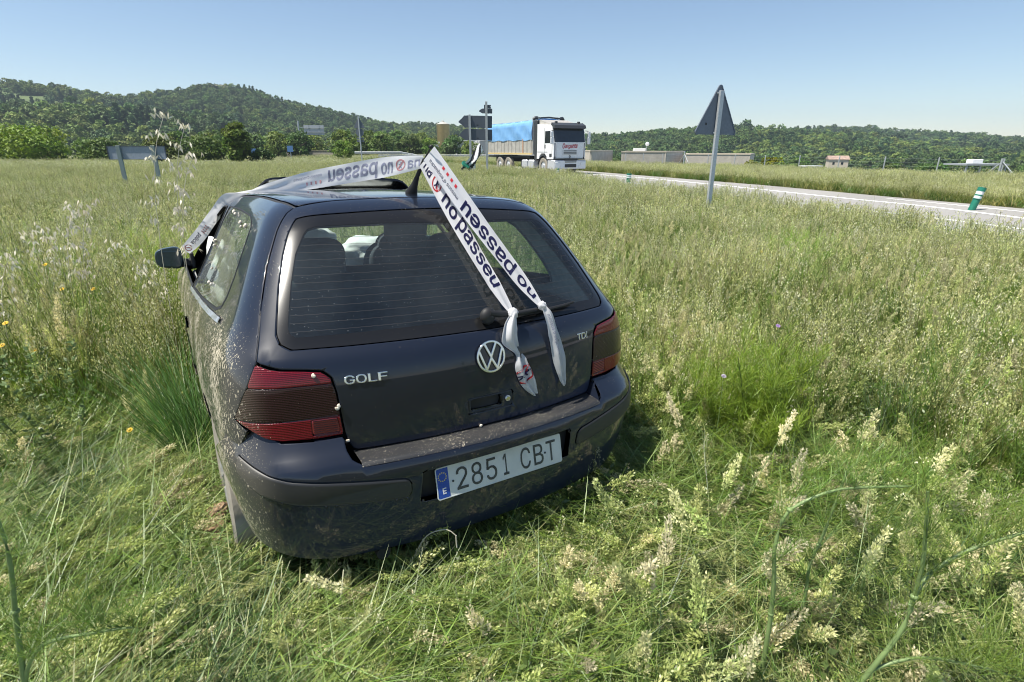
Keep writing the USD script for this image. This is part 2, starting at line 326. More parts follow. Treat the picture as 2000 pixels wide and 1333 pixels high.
glass_in = outline(body, REARC, [(0, None, 1.314), (-.319, None, 1.316), (-.455, None, 1.312), (-.487, None, 1.304), (-.505, None, 1.286), (-.545, None, 1.228), (-.584, None, 1.133), (-.62, None, 1.021), (-.621, None, 1.0), (-.605, None, .988), (-.46, None, .989), (0, None, .992)], mirror=True)
handle_box = outline(body, REARC, [(-.095, None, .730), (.088, None, .730), (.088, None, .672), (-.095, None, .672)], rnd=.006)
handle_hole = outline(body, REARC, [(-.085, None, .723), (.042, None, .723), (.042, None, .682), (-.085, None, .682)], rnd=.006)
lamp_l = outline(body, REARC, [(-.803, .23, .748), (-.785, .21, .796), (-.76, .194, .853), (-.728, .196, .922), (-.70, .172, .909), (-.674, .153, .903), (-.60, .13, .896), (-.557, .114, .890), (-.534, .103, .869), (-.524, .094, .82), (-.512, .084, .681), (-.595, .105, .677), (-.692, .134, .681), (-.735, .155, .693), (-.772, .188, .722)])
paint = 'car_paint'
tailgate = put('tailgate', patch(body, REARC, hatch.buffer(-GAP).difference(glass_out.buffer(.004)).difference(handle_box), h=.028), paint, car)
put('window_border', patch(body, REARC, glass_out.difference(glass_in), off=-.004, h=.025, edge=0, roll=0), 'frit', car)
rw = put('rear_window', patch(body, REARC, glass_in.buffer(.002), off=-.0045, h=.03, edge=0, roll=0, skirt=False), 'rear_glass', car)
ws = []
for k in range(13):
    z = 1.005+k*.0228; xs = np.linspace(-.66+.28*(z-.97), .66-.28*(z-.97), 25)
    q = np.array([cast(body, np.array([x, 1.5, z]), np.array([0, -1., 0])) for x in xs]); q += grad(body, q)*-.009
    ws.append(tube(q, .0006, 4))
obj('heating_wire', cat(ws), 'wire_red', rw)
hb = put('handle_plate', patch(body, REARC, handle_box.buffer(-.001).difference(handle_hole), off=-.001, h=.012, edge=.003), paint, car)
put('handle', patch(body, REARC, handle_hole.buffer(.003), off=-.022, h=.012, edge=0, roll=0), 'black_rubber', hb)
obj('lock', cat([cyl((.064, .028, .702), (.064, .022, .703), .011, n=16), cyl((.064, .0225, .703), (.064, .0208, .703), .0075, n=16)]), 'chrome', hb, smooth=30)
obj('hatch_seal', cat([trimesh.Trimesh(*patch(body, REARC, glass_out.buffer(.006).difference(glass_out.buffer(-.002)), off=-.009, h=.02, edge=0, roll=0)[:2], process=False), trimesh.Trimesh(*patch(body, REARC, hatch.buffer(.012).difference(glass_out.buffer(-.001)).difference(handle_hole), off=-.016, h=.035, edge=0, roll=0)[:2], process=False)]), 'black_gap', car)
lamp_r = Polygon(np.asarray(lamp_l.exterior.coords)*[-1, 1])
tray = outline(body, REARC, [(-.50, None, .70), (-.52, None, .52), (0, None, .50)], mirror=True)
put('rear_panel', patch(body, REARC, unary_union([lamp_l.buffer(.03), lamp_r.buffer(.03), tray]), off=-.028, h=.04, edge=0, roll=0), 'black_gap', car)
def place_on(fn, x, z, up_off=.0):
    p = cast(fn, np.array([x, 1.5, z]), np.array([0, -1., 0])); n = grad(fn, p); ex = np.cross([0, 0, 1.], n); ex /= np.linalg.norm(ex)
    if ex[0] < 0: ex = -ex
    ez = np.cross(ex, -n) if False else None
    ey = np.cross(n, ex); return p+n*up_off, ex, ey, n
# badge: ring with the two stacked letters
R_ = .057
ring = Point(0, 0).buffer(R_).difference(Point(0, 0).buffer(R_-.0075))
w_ = .0068
vv = LineString([(-.0235, .0475), (0, -.001), (.0235, .0475)]).buffer(w_/1.0*.62, cap_style=2, join_style=2)
ww = LineString([(-.0462, .0235), (-.0215, -.0455), (0, -.006), (.0215, -.0455), (.0462, .0235)]).buffer(w_*.62, cap_style=2, join_style=2)
logo = unary_union([ring, vv.intersection(Point(0, 0).buffer(R_-.003)), ww.intersection(Point(0, 0).buffer(R_-.003))])
o, ex, ey, ez = place_on(body, 0, .868, .001)
bd = obj('badge', frame(extrude(logo, .006, .003), o, ex, ey, ez), 'chrome', car)
obj('badge_back', frame(extrude(Point(0, 0).buffer(R_-.002), .0035), o, ex, ey, ez), paint, bd)
def wrap_text(s, height, x0, x1, z0, z1, depth=.004, bold=True):
    t = meshkit.text_mesh(s, height, depth, bold=bold); v = t.vertices.copy(); w = v[:, 0].max()-v[:, 0].min(); v[:, 0] = (v[:, 0]-v[:, 0].min())/w
    m = v[:, 1].min(); hh = v[:, 1].max()-m
    out = np.zeros_like(v)
    for i, q in enumerate(v):
        x = x0+(x1-x0)*q[0]; z = z0+(z1-z0)*q[0]+q[1]-m-hh/2
        out[i] = (x, 0, z)
    P = np.array([cast(body, np.array([x, 1.5, z]), np.array([0, -1., 0])) for x, _, z in out]); N = grad(body, P)
    return trimesh.Trimesh(P+N*v[:, 2:3], t.faces, process=False)
for k, ch in enumerate('GOLF'):
    xs = [-.496, -.461, -.4245, -.394][k]; wd = [.032, .0325, .027, .030][k]
    obj('letter', wrap_text(ch, .026, xs, xs+wd, .857, .857), 'chrome', car)
for ch, xs, wd in (('T', .424, .025), ('D', .450, .026), ('I', .479, .007)):
    obj('letter', wrap_text(ch, .024, xs, xs+wd, .867, .867, .003), 'chrome', car)
# lamps
zb1, zb2 = .852, .752
def zcut(z0, z1):
    P = [(-.9, .3, z0), (-.45, .08, z0), (-.45, .08, z1), (-.9, .3, z1)]
    return Polygon([tuple(q) for q in REARC.to2(np.array(P))])
red_top = zcut(.851, 1.0).intersection(lamp_l); red_low = zcut(.6, .751).intersection(lamp_l); smoke = zcut(.751, .851).intersection(lamp_l)
refl = outline(body, REARC, [(-.603, None, .740), (-.528, None, .742), (-.522, None, .690), (-.603, None, .690)], rnd=.002)
for side in (False, True):
    par = put('tail_light', patch(body, REARC, lamp_l.buffer(-.001), off=-.006, h=.03, edge=0, roll=0, flip=side), 'black_rubber', car)
    put('red_lens', patch(body, REARC, red_top.buffer(-.0018), off=.002, h=.02, edge=.004, flip=side), 'lens_red', par)
    put('smoked_lens', patch(body, REARC, smoke.buffer(-.0006), off=.002, h=.02, edge=.002, flip=side), 'lens_smoke', par)
    put('red_lens', patch(body, REARC, red_low.buffer(-.0018).difference(refl), off=.002, h=.02, edge=.003, flip=side), 'lens_red', par)
    put('reflector', patch(body, REARC, refl.buffer(-.0008), off=.0015, h=.02, edge=.002, flip=side), 'reflector_red', par)
    rb = []
    for k in range(7):
        z = .694+k*.0071; q = np.array([cast(body, np.array([x, 1.5, z]), np.array([0, -1., 0])) for x in np.linspace(-.598, -.527, 6)]); q += grad(body, q)*.002
        rb.append(tube(q*([-1, 1, 1] if side else [1, 1, 1]), .0013, 4))
    obj('lens_rib', cat(rb), 'lens_smoke', par)
# ---- flanks
def arch(cy, r, z0, a0, a1, n=14): return [(None, cy+r*cos(a), z0+r*sin(a)) for a in np.linspace(a0, a1, n)]
seam_end = (None, .49, .56)
quarter_P = [(-.803, .23, .748), (-.785, .21, .796), (-.76, .194, .853), (-.728, .196, .922)]+hatch_side[::-1][1:8]+[(-.497, .565, 1.371), (-.527, .728, 1.388), (-.530, 1.105, 1.405), (-.535, 1.70, 1.405), (None, 1.775, 1.38), (None, 1.70, 1.30), (None, 1.63, 1.19), (None, 1.60, 1.0), (None, 1.60, .88), (None, 1.60, .5), (None, 1.60, .24), (None, 1.12, .24)]+arch(.76, .36, .30, -.15, 2.48)+[(None, .36, .60), (-.80, .215, .66), (-.775, .19, .715)]
quarter = outline(body, LEFTC, quarter_P)
qwin = outline(body, LEFTC, [(None, 1.735, 1.355), (None, 1.28, 1.350), (None, .92, 1.335), (None, .83, 1.322), (None, .76, 1.295), (None, .70, 1.22), (None, .645, 1.12), (None, .63, 1.06), (None, .65, 1.02), (None, .73, 1.0), (None, 1.2, .972), (None, 1.63, .955), (None, 1.625, 1.0), (None, 1.655, 1.19)], rnd=.01)
door_P = [(None, 1.60, .24), (None, 1.60, .5), (None, 1.60, .88), (None, 1.60, 1.0), (None, 1.63, 1.19), (None, 1.70, 1.30), (None, 1.775, 1.38), (None, 2.02, 1.378), (None, 2.14, 1.32), (None, 2.45, 1.16), (None, 2.72, 1.0), (None, 2.83, .94), (None, 2.86, .7), (None, 2.84, .24)]
door = outline(body, LEFTC, door_P)
dwin = outline(body, LEFTC, [(None, 1.675, .955), (None, 1.665, 1.0), (None, 1.695, 1.19), (None, 1.76, 1.30), (None, 1.83, 1.352), (None, 2.0, 1.350), (None, 2.10, 1.305), (None, 2.42, 1.14), (None, 2.66, .995), (None, 2.70, .962)], rnd=.008)
fender = outline(body, LEFTC, [(None, 2.85, .24), (None, 2.87, .7), (None, 2.84, .93), (None, 3.4, .86), (None, 3.85, .76), (None, 3.88, .55)]+arch(3.27, .36, .30, .72, 3.29))
roof = outline(body, ROOFC, [(0, .556, None), (-.36, .565, None), (-.490, .57, None), (-.512, .728, None), (-.514, 1.105, None), (-.512, 1.70, None), (-.505, 2.02, None), (-.25, 2.13, None), (0, 2.16, None)], mirror=True)
sunhole = outline(body, ROOFC, [(0, 1.73, None), (-.40, 1.735, None), (-.40, 2.0, None), (0, 2.04, None)], mirror=True, rnd=.02)
put('roof', patch(body, ROOFC, roof.buffer(-.003).difference(sunhole), h=.04), paint, car)
ditch = outline(body, ROOFC, [(-.490, .57, None), (-.512, .728, None), (-.514, 1.105, None), (-.512, 1.70, None), (-.500, 2.02, None), (-.513, 2.02, None), (-.528, 1.70, None), (-.530, 1.105, None), (-.528, .728, None), (-.503, .57, None)])
for side in (False, True):
    put('roof_moulding', patch(body, ROOFC, ditch.buffer(-.0015), off=-.003, h=.02, edge=.001, flip=side), 'black_rubber', car)
    put('side_panel', patch(body, LEFTC, quarter.buffer(-.004).difference(qwin), h=.035, flip=side), paint, car)
    dr = put('door', patch(body, LEFTC, door.buffer(-.004).difference(dwin), h=.035, flip=side), paint, car)
    put('window_seal', patch(body, LEFTC, dwin.buffer(.006).difference(dwin.buffer(-.014)), off=.002, h=.02, edge=0, roll=0, flip=side), 'black_rubber', dr)
    put('window_seal', patch(body, LEFTC, qwin.buffer(.004).difference(qwin.buffer(-.012)), off=.001, h=.02, edge=0, roll=0, flip=side), 'black_rubber', car)
    put('side_window', patch(body, LEFTC, qwin.buffer(-.010), off=-.002, h=.04, edge=0, roll=0, skirt=False, flip=side), 'side_glass', car)
    if side: put('door_window', patch(body, LEFTC, dwin.buffer(-.012), off=-.002, h=.04, edge=0, roll=0, skirt=False, flip=side), 'screen_glass', dr)
    put('fender', patch(body, LEFTC, fender.buffer(-.004), h=.05, flip=side), paint, car)
    strip = outline(body, LEFTC, [(None, 1.63, .545), (None, 2.80, .535), (None, 2.80, .485), (None, 1.63, .495)])
    put('side_moulding', patch(body, LEFTC, strip, off=.010, h=.03, edge=.004, flip=side), 'car_plastic', dr)
    hd = outline(body, LEFTC, [(None, 1.66, .775), (None, 1.87, .770), (None, 1.87, .742), (None, 1.66, .745)], rnd=.006)
    put('door_handle', patch(body, LEFTC, hd, off=.012, thick=.02, h=.02, edge=.004, flip=side), 'mirror_paint', dr)
    # B-pillar double line and inner shell
    put('door_seal', patch(body, LEFTC, quarter.union(door).union(fender).buffer(.004).difference(qwin.buffer(-.004)).difference(dwin.buffer(-.004)), off=-.016, h=.05, edge=0, roll=0, flip=side), 'black_gap', car)
    up = Polygon([tuple(q) for q in LEFTC.to2(np.array([(-.8, .3, .93), (-.8, 2.9, .93), (-.5, 2.9, 1.5), (-.5, .3, 1.5)]))])
    put('pillar_trim', patch(body, LEFTC, quarter.union(door).intersection(up).difference(qwin.buffer(.006)).difference(dwin.buffer(.006)), off=-.055, h=.05, edge=0, roll=0, flip=side), 'trim_grey', car)
    lowp = Polygon([tuple(q) for q in LEFTC.to2(np.array([(-.8, .25, .25), (-.8, 2.9, .25), (-.8, 2.9, .94), (-.8, .25, .94)]))])
    put('inner_panel', patch(body, LEFTC, quarter.union(door).intersection(lowp), off=-.075, h=.06, edge=0, roll=0, flip=side), 'cloth_dark', car)
put('headlining', patch(body, ROOFC, roof.buffer(.02).difference(sunhole), off=-.035, h=.06, edge=0, roll=0), 'lining', car)
put('roof_seal', patch(body, ROOFC, roof.buffer(.016).difference(sunhole), off=-.015, h=.06, edge=0, roll=0), 'black_gap', car)
# raised sunroof lid
xs = np.linspace(-.43, .43, 25); prof = [(1.752, .062), (1.758, .074), (1.80, .070), (1.95, .034), (2.06, .008), (2.06, -.004), (1.95, .016), (1.80, .048)]
V = []
for x in xs:
    fy = 1-.35*max(0, (abs(x)-.36)/.07)**2
    for y, dz in prof:
        z0 = float(ROOF(np.array(y)))-.09*x*x; V.append((x, y+(.02*(abs(x)/.43)**4), z0+dz*fy-.012*max(0, (abs(x)-.36)/.07)**2))
Fq = [[i*8+k, i*8+(k+1) % 8, (i+1)*8+(k+1) % 8, (i+1)*8+k] for i in range(24) for k in range(8)]
sl = trimesh.Trimesh(np.array(V), np.vstack([[q[:3], [q[0], q[2], q[3]]] for q in Fq]), process=False); trimesh.repair.fix_normals(sl)
obj('sunroof_lid', sl, 'black_gloss', car, smooth=35)
# windscreen, hood, nose
screen = outline(body, SCREENC, [(0, 2.17, None), (-.25, 2.14, None), (-.49, 2.05, None), (-.60, 2.50, None), (-.66, 2.70, None), (-.35, 2.84, None), (0, 2.87, None)], mirror=True)
put('windscreen', patch(body, SCREENC, screen.buffer(-.03), off=-.004, h=.05, edge=0, roll=0, skirt=False), 'screen_glass', car)
put('windscreen_frame', patch(body, SCREENC, screen.buffer(.03).difference(screen.buffer(-.035)), h=.04, edge=.004), paint, car)
def crumple(p): return body(p)+.05*(meshkit.noise(p*np.array([3, 3.2, 2.])+5)-.35)*np.clip((p[..., 1]-3.1), 0, 1)
hood = outline(crumple, HOODC, [(0, 2.89, None), (-.35, 2.86, None), (-.69, 2.78, None), (-.68, 3.4, None), (-.60, 3.88, None), (0, 3.98, None)], mirror=True)
put('hood', patch(crumple, HOODC, hood, off=.004, h=.05), paint, car)
nose = outline(crumple, FRONTC, [(-.62, 4.0, .74), (.62, 4.0, .74), (.72, 3.9, .26), (-.72, 3.9, .26)])
put('front_bumper', patch(crumple, FRONTC, nose, h=.05), paint, car)
for s in (-1, 1):
    hl = outline(crumple, FRONTC, [(s*.38, 4.0, .70), (s*.64, 3.9, .70), (s*.66, 3.9, .585), (s*.38, 4.0, .585)], rnd=.01)
    put('headlight', patch(crumple, FRONTC, hl, off=.006, h=.03), 'screen_glass', car)
gr = outline(crumple, FRONTC, [(-.32, 4.0, .70), (.32, 4.0, .70), (.32, 4.0, .61), (-.32, 4.0, .61)])
put('grille', patch(crumple, FRONTC, gr, off=.005, h=.03), 'black_rubber', car)
# ---- rear bumper
bump_P = [(-.803, .235, .785), (-.772, .188, .742), (-.735, .155, .704), (-.692, .134, .675), (-.595, .105, .671), (-.512, .084, .675), (-.503, .081, .640), (-.492, .05, .612), (-.475, .0, .600), (-.44, -.02, .598), (0, -.05, .600)]
top_l = bump_P
bot = [(0, .0, .238), (-.3, .02, .240), (-.6, .06, .252), (-.76, .2, .275), (-.81, .40, .30)]
archb = [(-.86, .415, .42), (-.87, .445, .50), (-.875, .49, .56), (-.85, .30, .66)]
bumper_g = outline(bumper, BUMPC, top_l+bot+archb, mirror=False)
L2 = top_l+bot+archb
uv = BUMPC.to2(np.array(top_l[::-1]+archb[::-1]+bot[::-1])); uvm = uv*[-1, 1]
bumper_g = unary_union([Polygon(uv).buffer(1e-5), Polygon(uvm).buffer(1e-5)])
recess = outline(bumper, BUMPC, [(-.303, -.045, .546), (.304, -.044, .550), (.312, -.03, .425), (-.312, -.03, .425)], rnd=.006)
rubl = outline(bumper, BUMPC, [(-.826, .191, .640), (-.794, .128, .618), (-.753, .074, .597), (-.703, .042, .583), (-.506, -.011, .554), (-.36, -.036, .533), (-.345, -.037, .520), (-.342, -.033, .485), (-.352, -.028, .462), (-.509, -.003, .479), (-.71, .045, .509), (-.785, .098, .532), (-.838, .176, .590)])
rubr = Polygon(np.asarray(rubl.exterior.coords)*[-1, 1])
bp = put('rear_bumper', patch(bumper, BUMPC, bumper_g.difference(recess).difference(rubl.buffer(.002)).difference(rubr.buffer(.002)), h=.03), paint, car)
put('plate_recess', patch(bumper, BUMPC, recess.buffer(.012), off=-.036, h=.03, edge=0, roll=0), 'black_rubber', bp)
for g in (rubl, rubr): put('rub_strip', patch(bumper, BUMPC, g, off=.006, thick=.016, h=.02, edge=.008, roll=.004), 'car_plastic', bp)
wl = smoothed = np.array([(-.60, .672), (-.56, .672), (-.525, .672), (-.508, .655), (-.497, .632), (-.486, .612), (-.476, .600)])
wt_ = np.linspace(0, 6, 25); wl = np.c_[np.interp(wt_, range(7), wl[:, 0]), np.interp(wt_, range(7), wl[:, 1])]
for s_ in (1, -1):
    W = []
    for x, z in wl:
        d_ = np.array([x, -1.0, z-.45]); d_ = np.array([x*1., 0, z]) ; yb = float(cast(bumper, np.array([x, 1.0, z]), np.array([0, -1., 0]))[1]); yi = float(cast(body, np.array([x, 1.5, z]), np.array([0, -1., 0]))[1])+.02
        for t_ in np.linspace(0, 1, 5): W.append((x*s_, (yb-.001)*(1-t_)+max(yi, yb+.01)*t_, z-.001))
    W = np.array(W); Fq = np.array([[i*5+k, (i+1)*5+k, (i+1)*5+k+1, i*5+k+1] for i in range(len(wl)-1) for k in range(4)])
    obj('bumper_return', (W, Fq if s_ > 0 else Fq[:, ::-1]), paint, bp, smooth=50)
# loading sill between bumper edge and tailgate
rows = []
for x in np.linspace(-.487, .487, 41):
    ye = float(cast(bumper, np.array([x, 1.0, .600]), np.array([0, -1., 0]))[1]); yi = float(REAR(np.array(.62))+.225*x*x)+.012
    rows.append([(x, ye-.001, .599), (x, ye+.004, .607), (x, ye+.014, .6115), (x, (ye+yi)/2, .614), (x, yi, .617)])
A = np.array(rows).reshape(-1, 3); Fq = [[i*5+k, (i+1)*5+k, (i+1)*5+k+1, i*5+k+1] for i in range(40) for k in range(4)]
obj('load_sill', (A, np.array(Fq)), 'sill_plastic', bp, smooth=40)
# underbody, exhaust
obj('underbody', cat([bx(0, 2.1, .27, 1.40, 3.6, .16), bx(0, .35, .36, 1.2, .4, .2)]), 'black_gap', car)
obj('exhaust', cyl((-.42, .45, .24), (-.42, .06, .22), .025), 'black_rubber', car)
# ---- number plate
c0 = np.array([.001, -.0415, .482]); tl = .19; ey = np.array([0, sin(tl), cos(tl)]); ex = np.array([1., 0, 0]); nz = np.array([0, -cos(tl), sin(tl)])
def rrect(w, h, r): return sbox(-w/2+r, -h/2+r, w/2-r, h/2-r).buffer(r)
npl = obj('number_plate', frame(extrude(rrect(.52, .110, .008), .0025), c0, ex, ey, nz), 'plate_white', car)
obj('plate_rim', frame(extrude(rrect(.52, .110, .008).difference(rrect(.514, .104, .006)), .001, .0025), c0, ex, ey, nz), 'plate_white', npl)
obj('blue_band', frame(extrude(rrect(.513, .103, .006).intersection(sbox(-.27, -.06, -.214, .06)), .0006, .0025), c0, ex, ey, nz), 'plate_blue', npl)
st = []
for k in range(12):
    a = k*pi/6; sp = [((.0033 if j % 2 == 0 else .0014)*sin(j*pi/5), (.0033 if j % 2 == 0 else .0014)*cos(j*pi/5)) for j in range(10)]
    st.append(move(extrude(Polygon(sp), .0004, .0031), -.2365+.0145*sin(a), .022+.0145*cos(a)))
obj('star_ring', frame(cat(st), c0, ex, ey, nz), 'star_yellow', npl)
t = meshkit.text_mesh('E', .02, .0005, bold=True); obj('country_letter', frame(move(t, -.2425, -.037, .0031), c0, ex, ey, nz), 'white_ink', npl)
for ch, px in zip('2851CBT', (-.186, -.128, -.069, -.010, .075, .133, .191)):
    t = meshkit.text_mesh(ch, .077, .0012, bold=False); v = t.vertices.copy(); w = v[:, 0].max()-v[:, 0].min(); tw = .043 if ch != '1' else .022
    v[:, 0] = (v[:, 0]-v[:, 0].min())/w*tw+px+(.043-tw)/2; v[:, 1] -= .0385
    obj('character', frame(trimesh.Trimesh(v, t.faces, process=False), c0+nz*.0025, ex, ey, nz), 'plate_ink', npl)
for px in (-.199, .184): obj('rivet', frame(extrude(Point(px, -.002).buffer(.004), .0018, .0025), c0, ex, ey, nz), 'plate_ink', npl)
# ---- rear wiper
wp = np.array([.027, .098, .998]); arm = obj('wiper_arm', cat([move(blob(.030, 2, .02, seed=3, squash=(1.0, .75, 1.05)), *wp), tube([wp+[.0, -.012, .012], (.07, .085, 1.002), (.16, .092, .995), (.30, .112, .996)], [.012, .012, .009, .007], 8)]), 'black_rubber', car, smooth=50)
obj('wiper_blade', cat([tube([(.13, .103, .985), (.25, .113, .984), (.40, .134, .990), (.455, .146, .996)], [.004, .007, .006, .003], 6), tube([(.16, .112, .975), (.46, .155, .990)], .003, 5)]), 'black_rubber', arm)
# ---- aerial
ab = obj('aerial', tube([(0, .535, 1.547), (0, .468, 1.588)], [.0032, .0032], 8), 'black_rubber', car)
obj('aerial_base', cat([tube([(0, .685, 1.416), (0, .675, 1.425), (0, .645, 1.452), (0, .61, 1.487), (0, .535, 1.547)], [.026, .024, .014, .0085, .0075], 12), move(blob(.0085, 1, 0, seed=1), 0, .466, 1.590)]), 'black_rubber', ab, smooth=50)
# ---- mirrors
for s in (-1, 1):
    mm = trimesh.creation.icosphere(3); v = mm.vertices; v = np.sign(v)*np.abs(v)**.62; v[:, 0] *= .076; v[:, 2] *= .066*(1-.18*np.clip(v[:, 0:1][:, 0]*s/.076, -1, 1)); v[:, 1] *= .055*(1+.3*(v[:, 2]/.07))
    v[:, 1] = np.maximum(v[:, 1], -.035); mm.vertices = v
    mp = obj('mirror', move(mm, s*.893, 2.52, 1.025), 'mirror_paint', car, smooth=40)
    obj('mirror_glass', move(bx(0, 0, 0, .116, .004, .092, r=.0018), s*.893, 2.481, 1.022), 'mirror_dark', mp)
    obj('mirror_foot', cat([bx(s*.80, 2.56, .985, .10, .05, .05, r=.01), bx(s*.765, 2.60, 1.0, .02, .16, .10, r=.006)]), 'black_rubber', mp)
# ---- wheels
def wheel(x, y):
    t = trimesh.creation.revolve([(.19, -.085), (.27, -.095), (.298, -.085), (.305, -.05), (.305, .05), (.298, .085), (.27, .095), (.19, .085)], sections=48)
    t.apply_transform(trimesh.transformations.rotation_matrix(pi/2, [0, 1, 0])); t.apply_translation([x, y, .29])
    w = obj('wheel', t, 'tyre_rubber', car, smooth=40); s = np.sign(x)
    parts = [cyl((x+s*.03, y, .29), (x+s*.075, y, .29), .055, n=20)]
    rimr = trimesh.creation.revolve([(.165, -.08), (.192, -.088), (.192, .088), (.165, .08)], sections=40); rimr.apply_transform(trimesh.transformations.rotation_matrix(pi/2, [0, 1, 0])); rimr.apply_translation([x, y, .29]); parts.append(rimr)
    for k in range(5):
        a = k*2*pi/5; d = np.array([0, cos(a), sin(a)]); parts.append(tube([np.array([x+s*.06, y, .29])+d*.04, np.array([x+s*.065, y, .29])+d*.175], [.034, .026], 6))
    parts.append(cyl((x, y, .29), (x+s*.01, y, .29), .17, n=24))
    obj('rim', cat(parts), 'alloy', w, smooth=40)
for x in (-.75, .75):
    for y in (.76, 3.27): wheel(x, y)
# ---- cabin
def cushion(w, d, h, r, amp=.03, seed=0):
    m = trimesh.creation.icosphere(3); v = m.vertices; v = np.sign(v)*np.abs(v)**r; v = v*[w/2, d/2, h/2]; m.vertices = v*(1+amp*(meshkit.noise(v*9+seed)[:, None]-.5)); return m
def tilt(m, a): m = m.copy(); m.apply_transform(trimesh.transformations.rotation_matrix(a, [1, 0, 0])); return m
obj('cabin_floor', bx(0, 1.9, .36, 1.36, 2.6, .03), 'cloth_dark', car)
rs = obj('rear_seat', cat([move(tilt(cushion(1.26, .17, .56, .45), .26), 0, 1.14, .80), move(cushion(1.26, .52, .18, .45), 0, 1.46, .55)]), 'cloth_dark', car, smooth=60)
for x in (-.33, .36): obj('headrest', move(tilt(cushion(.27, .10, .235, .55), .15), x, 1.06, 1.105), 'cloth_dark', rs, smooth=60)
for x in (-.33, .36): obj('headrest_post', cyl((x+.05, 1.09, 1.02), (x+.05, 1.075, 1.10), .006), 'black_rubber', rs)
for x in (-.37, .37):
    s = obj('front_seat', cat([move(tilt(cushion(.50, .17, .66, .5), .28), x, 1.84, .82), move(cushion(.50, .52, .17, .5), x, 2.12, .52), move(tilt(cushion(.36, .13, .34, .5), .28), x, 1.78, 1.02)]), 'cloth_dark', car, smooth=60)
    obj('headrest', move(tilt(cushion(.27, .11, .20, .55), .2), x, 1.70, 1.205), 'cloth_dark', s, smooth=60)
ds = obj('dashboard', cat([move(cushion(1.30, .42, .30, .4), 0, 2.66, .88), bx(0, 2.6, .66, .28, .35, .3, r=.03)]), 'dash', car, smooth=60)
tor = trimesh.creation.torus(.185, .016, major_sections=32, minor_sections=10); tor = move(tilt(tor, .45+pi/2-.9), -.36, 2.36, .93); obj('steering_wheel', tor, 'black_rubber', car, smooth=60)
obj('airbag', move(tilt(blob(.22, 3, .28, 2.2, seed=4, squash=(1.2, .55, .9)), .2), -.16, 2.25, 1.03), 'airbag', car, smooth=60)
obj('airbag', move(blob(.20, 3, .3, 2.4, seed=9, squash=(.35, .9, 1.)), -.66, 1.95, .98), 'airbag', car, smooth=60)
obj('airbag', move(blob(.20, 3, .3, 2.4, seed=12, squash=(1.3, .6, .6)), .36, 2.42, 1.0), 'airbag', car, smooth=60)
obj('trunk_floor', bx(0, .65, .56, 1.16, .8, .02), 'cloth_dark', car)
obj('interior_mirror', bx(0, 2.18, 1.28, .2, .02, .06, r=.01), 'black_rubber', car)

# ================================================================== TAPES on the car (all in car coordinates, then moved to the world)
mat('tape_white', {'d': ('principled_bsdf', {'base_color': (.80, .80, .81), 'roughness': .38}), 't': ('translucent_bsdf', {'color': (.8, .8, .82)}), 'm': ('mix_closure', {'fac': .45})}, [('d.BSDF', 'm.closure1'), ('t.BSDF', 'm.closure2')], surface='m.closure')
plain('tape_navy', (.018, .018, .085), .5); plain('tape_red', (.50, .03, .04), .5); plain('tape_faint', (.36, .38, .50), .6); plain('tape_faint_red', (.62, .32, .34), .6); plain('clear_tape', (.30, .34, .42), .2, coat=.6, var=.4, scale=60)
def catmull(P, n):
    P = np.asarray(P, float); t = np.r_[0, np.cumsum(np.linalg.norm(np.diff(P, axis=0), axis=1))]
    f = PchipInterpolator(t, P); return f(np.linspace(0, t[-1], n)), t[-1]
class Ribbon:
    """a flat band along a path; wd = half-width vectors along it"""
    def __init__(s, P, Wd, n=90, seed=0, wob=.004, bow=0.):
        s.bow = bow
        P, Wd = np.asarray(P, float), np.asarray(Wd, float)
        t = np.r_[0, np.cumsum(np.linalg.norm(np.diff(P, axis=0), axis=1))]
        s.L = t[-1]; s.fp = PchipInterpolator(t, P); s.fw = PchipInterpolator(t, Wd); s.seed = seed; s.wob = wob
    def at(s, u, v, off=0.):
        u = np.clip(np.asarray(u, float), 0, s.L); v = np.asarray(v, float)
        p = s.fp(u); w = s.fw(u); d = s.fp(np.minimum(u+.004, s.L))-s.fp(np.maximum(u-.004, 0)); d /= np.linalg.norm(d, axis=-1, keepdims=True)+1e-12
        n = np.cross(d, w); n /= np.linalg.norm(n, axis=-1, keepdims=True)+1e-12
        k = s.wob*(2*meshkit.fbm(np.stack([u*9, v*1.3, 0*u+s.seed*3.1], -1), 3, s.seed)-1)+s.wob*.5*np.sin(v*5+u*14)
        return p+w*v[..., None]+n*(k+off+s.bow*np.linalg.norm(w, axis=-1)*(1-v*v))[..., None]
    def mesh(s, n=120, m=9):
        U, V = np.meshgrid(np.linspace(0, s.L, n), np.linspace(-1, 1, m), indexing='ij')
        P = s.at(U.ravel(), V.ravel()); idx = lambda i, j: i*m+j
        F = [[idx(i, j), idx(i+1, j), idx(i+1, j+1), idx(i, j+1)] for i in range(n-1) for j in range(m-1)]
        return car2w(P), np.array(F)
    def decal(s, mesh2d, u0, v0, su=1, sv=1, off=.0009):
        """mesh in metres: x along the band, y across it"""
        m = trimesh.Trimesh(mesh2d.vertices, mesh2d.faces, process=False)
        m = m.subdivide_to_size(.02, max_iter=6) if False else m
        v = m.vertices; hw = np.linalg.norm(s.fw(s.L/2))
        P = s.at(u0+su*v[:, 0], np.clip(v0+sv*v[:, 1]/hw, -1, 1), 0*v[:, 0]+off*(1 if True else -1))
        return trimesh.Trimesh(car2w(P), m.faces, process=False)
def flat(mesh):
    return mesh
def txt(s, h, bold=True): return meshkit.text_mesh(s, h, .0002, bold=bold)
def both(rb, m, *a, **k):
    return cat([rb.decal(m, *a, off=.0009, **k), rb.decal(m, *a, off=-.0009, **k)])
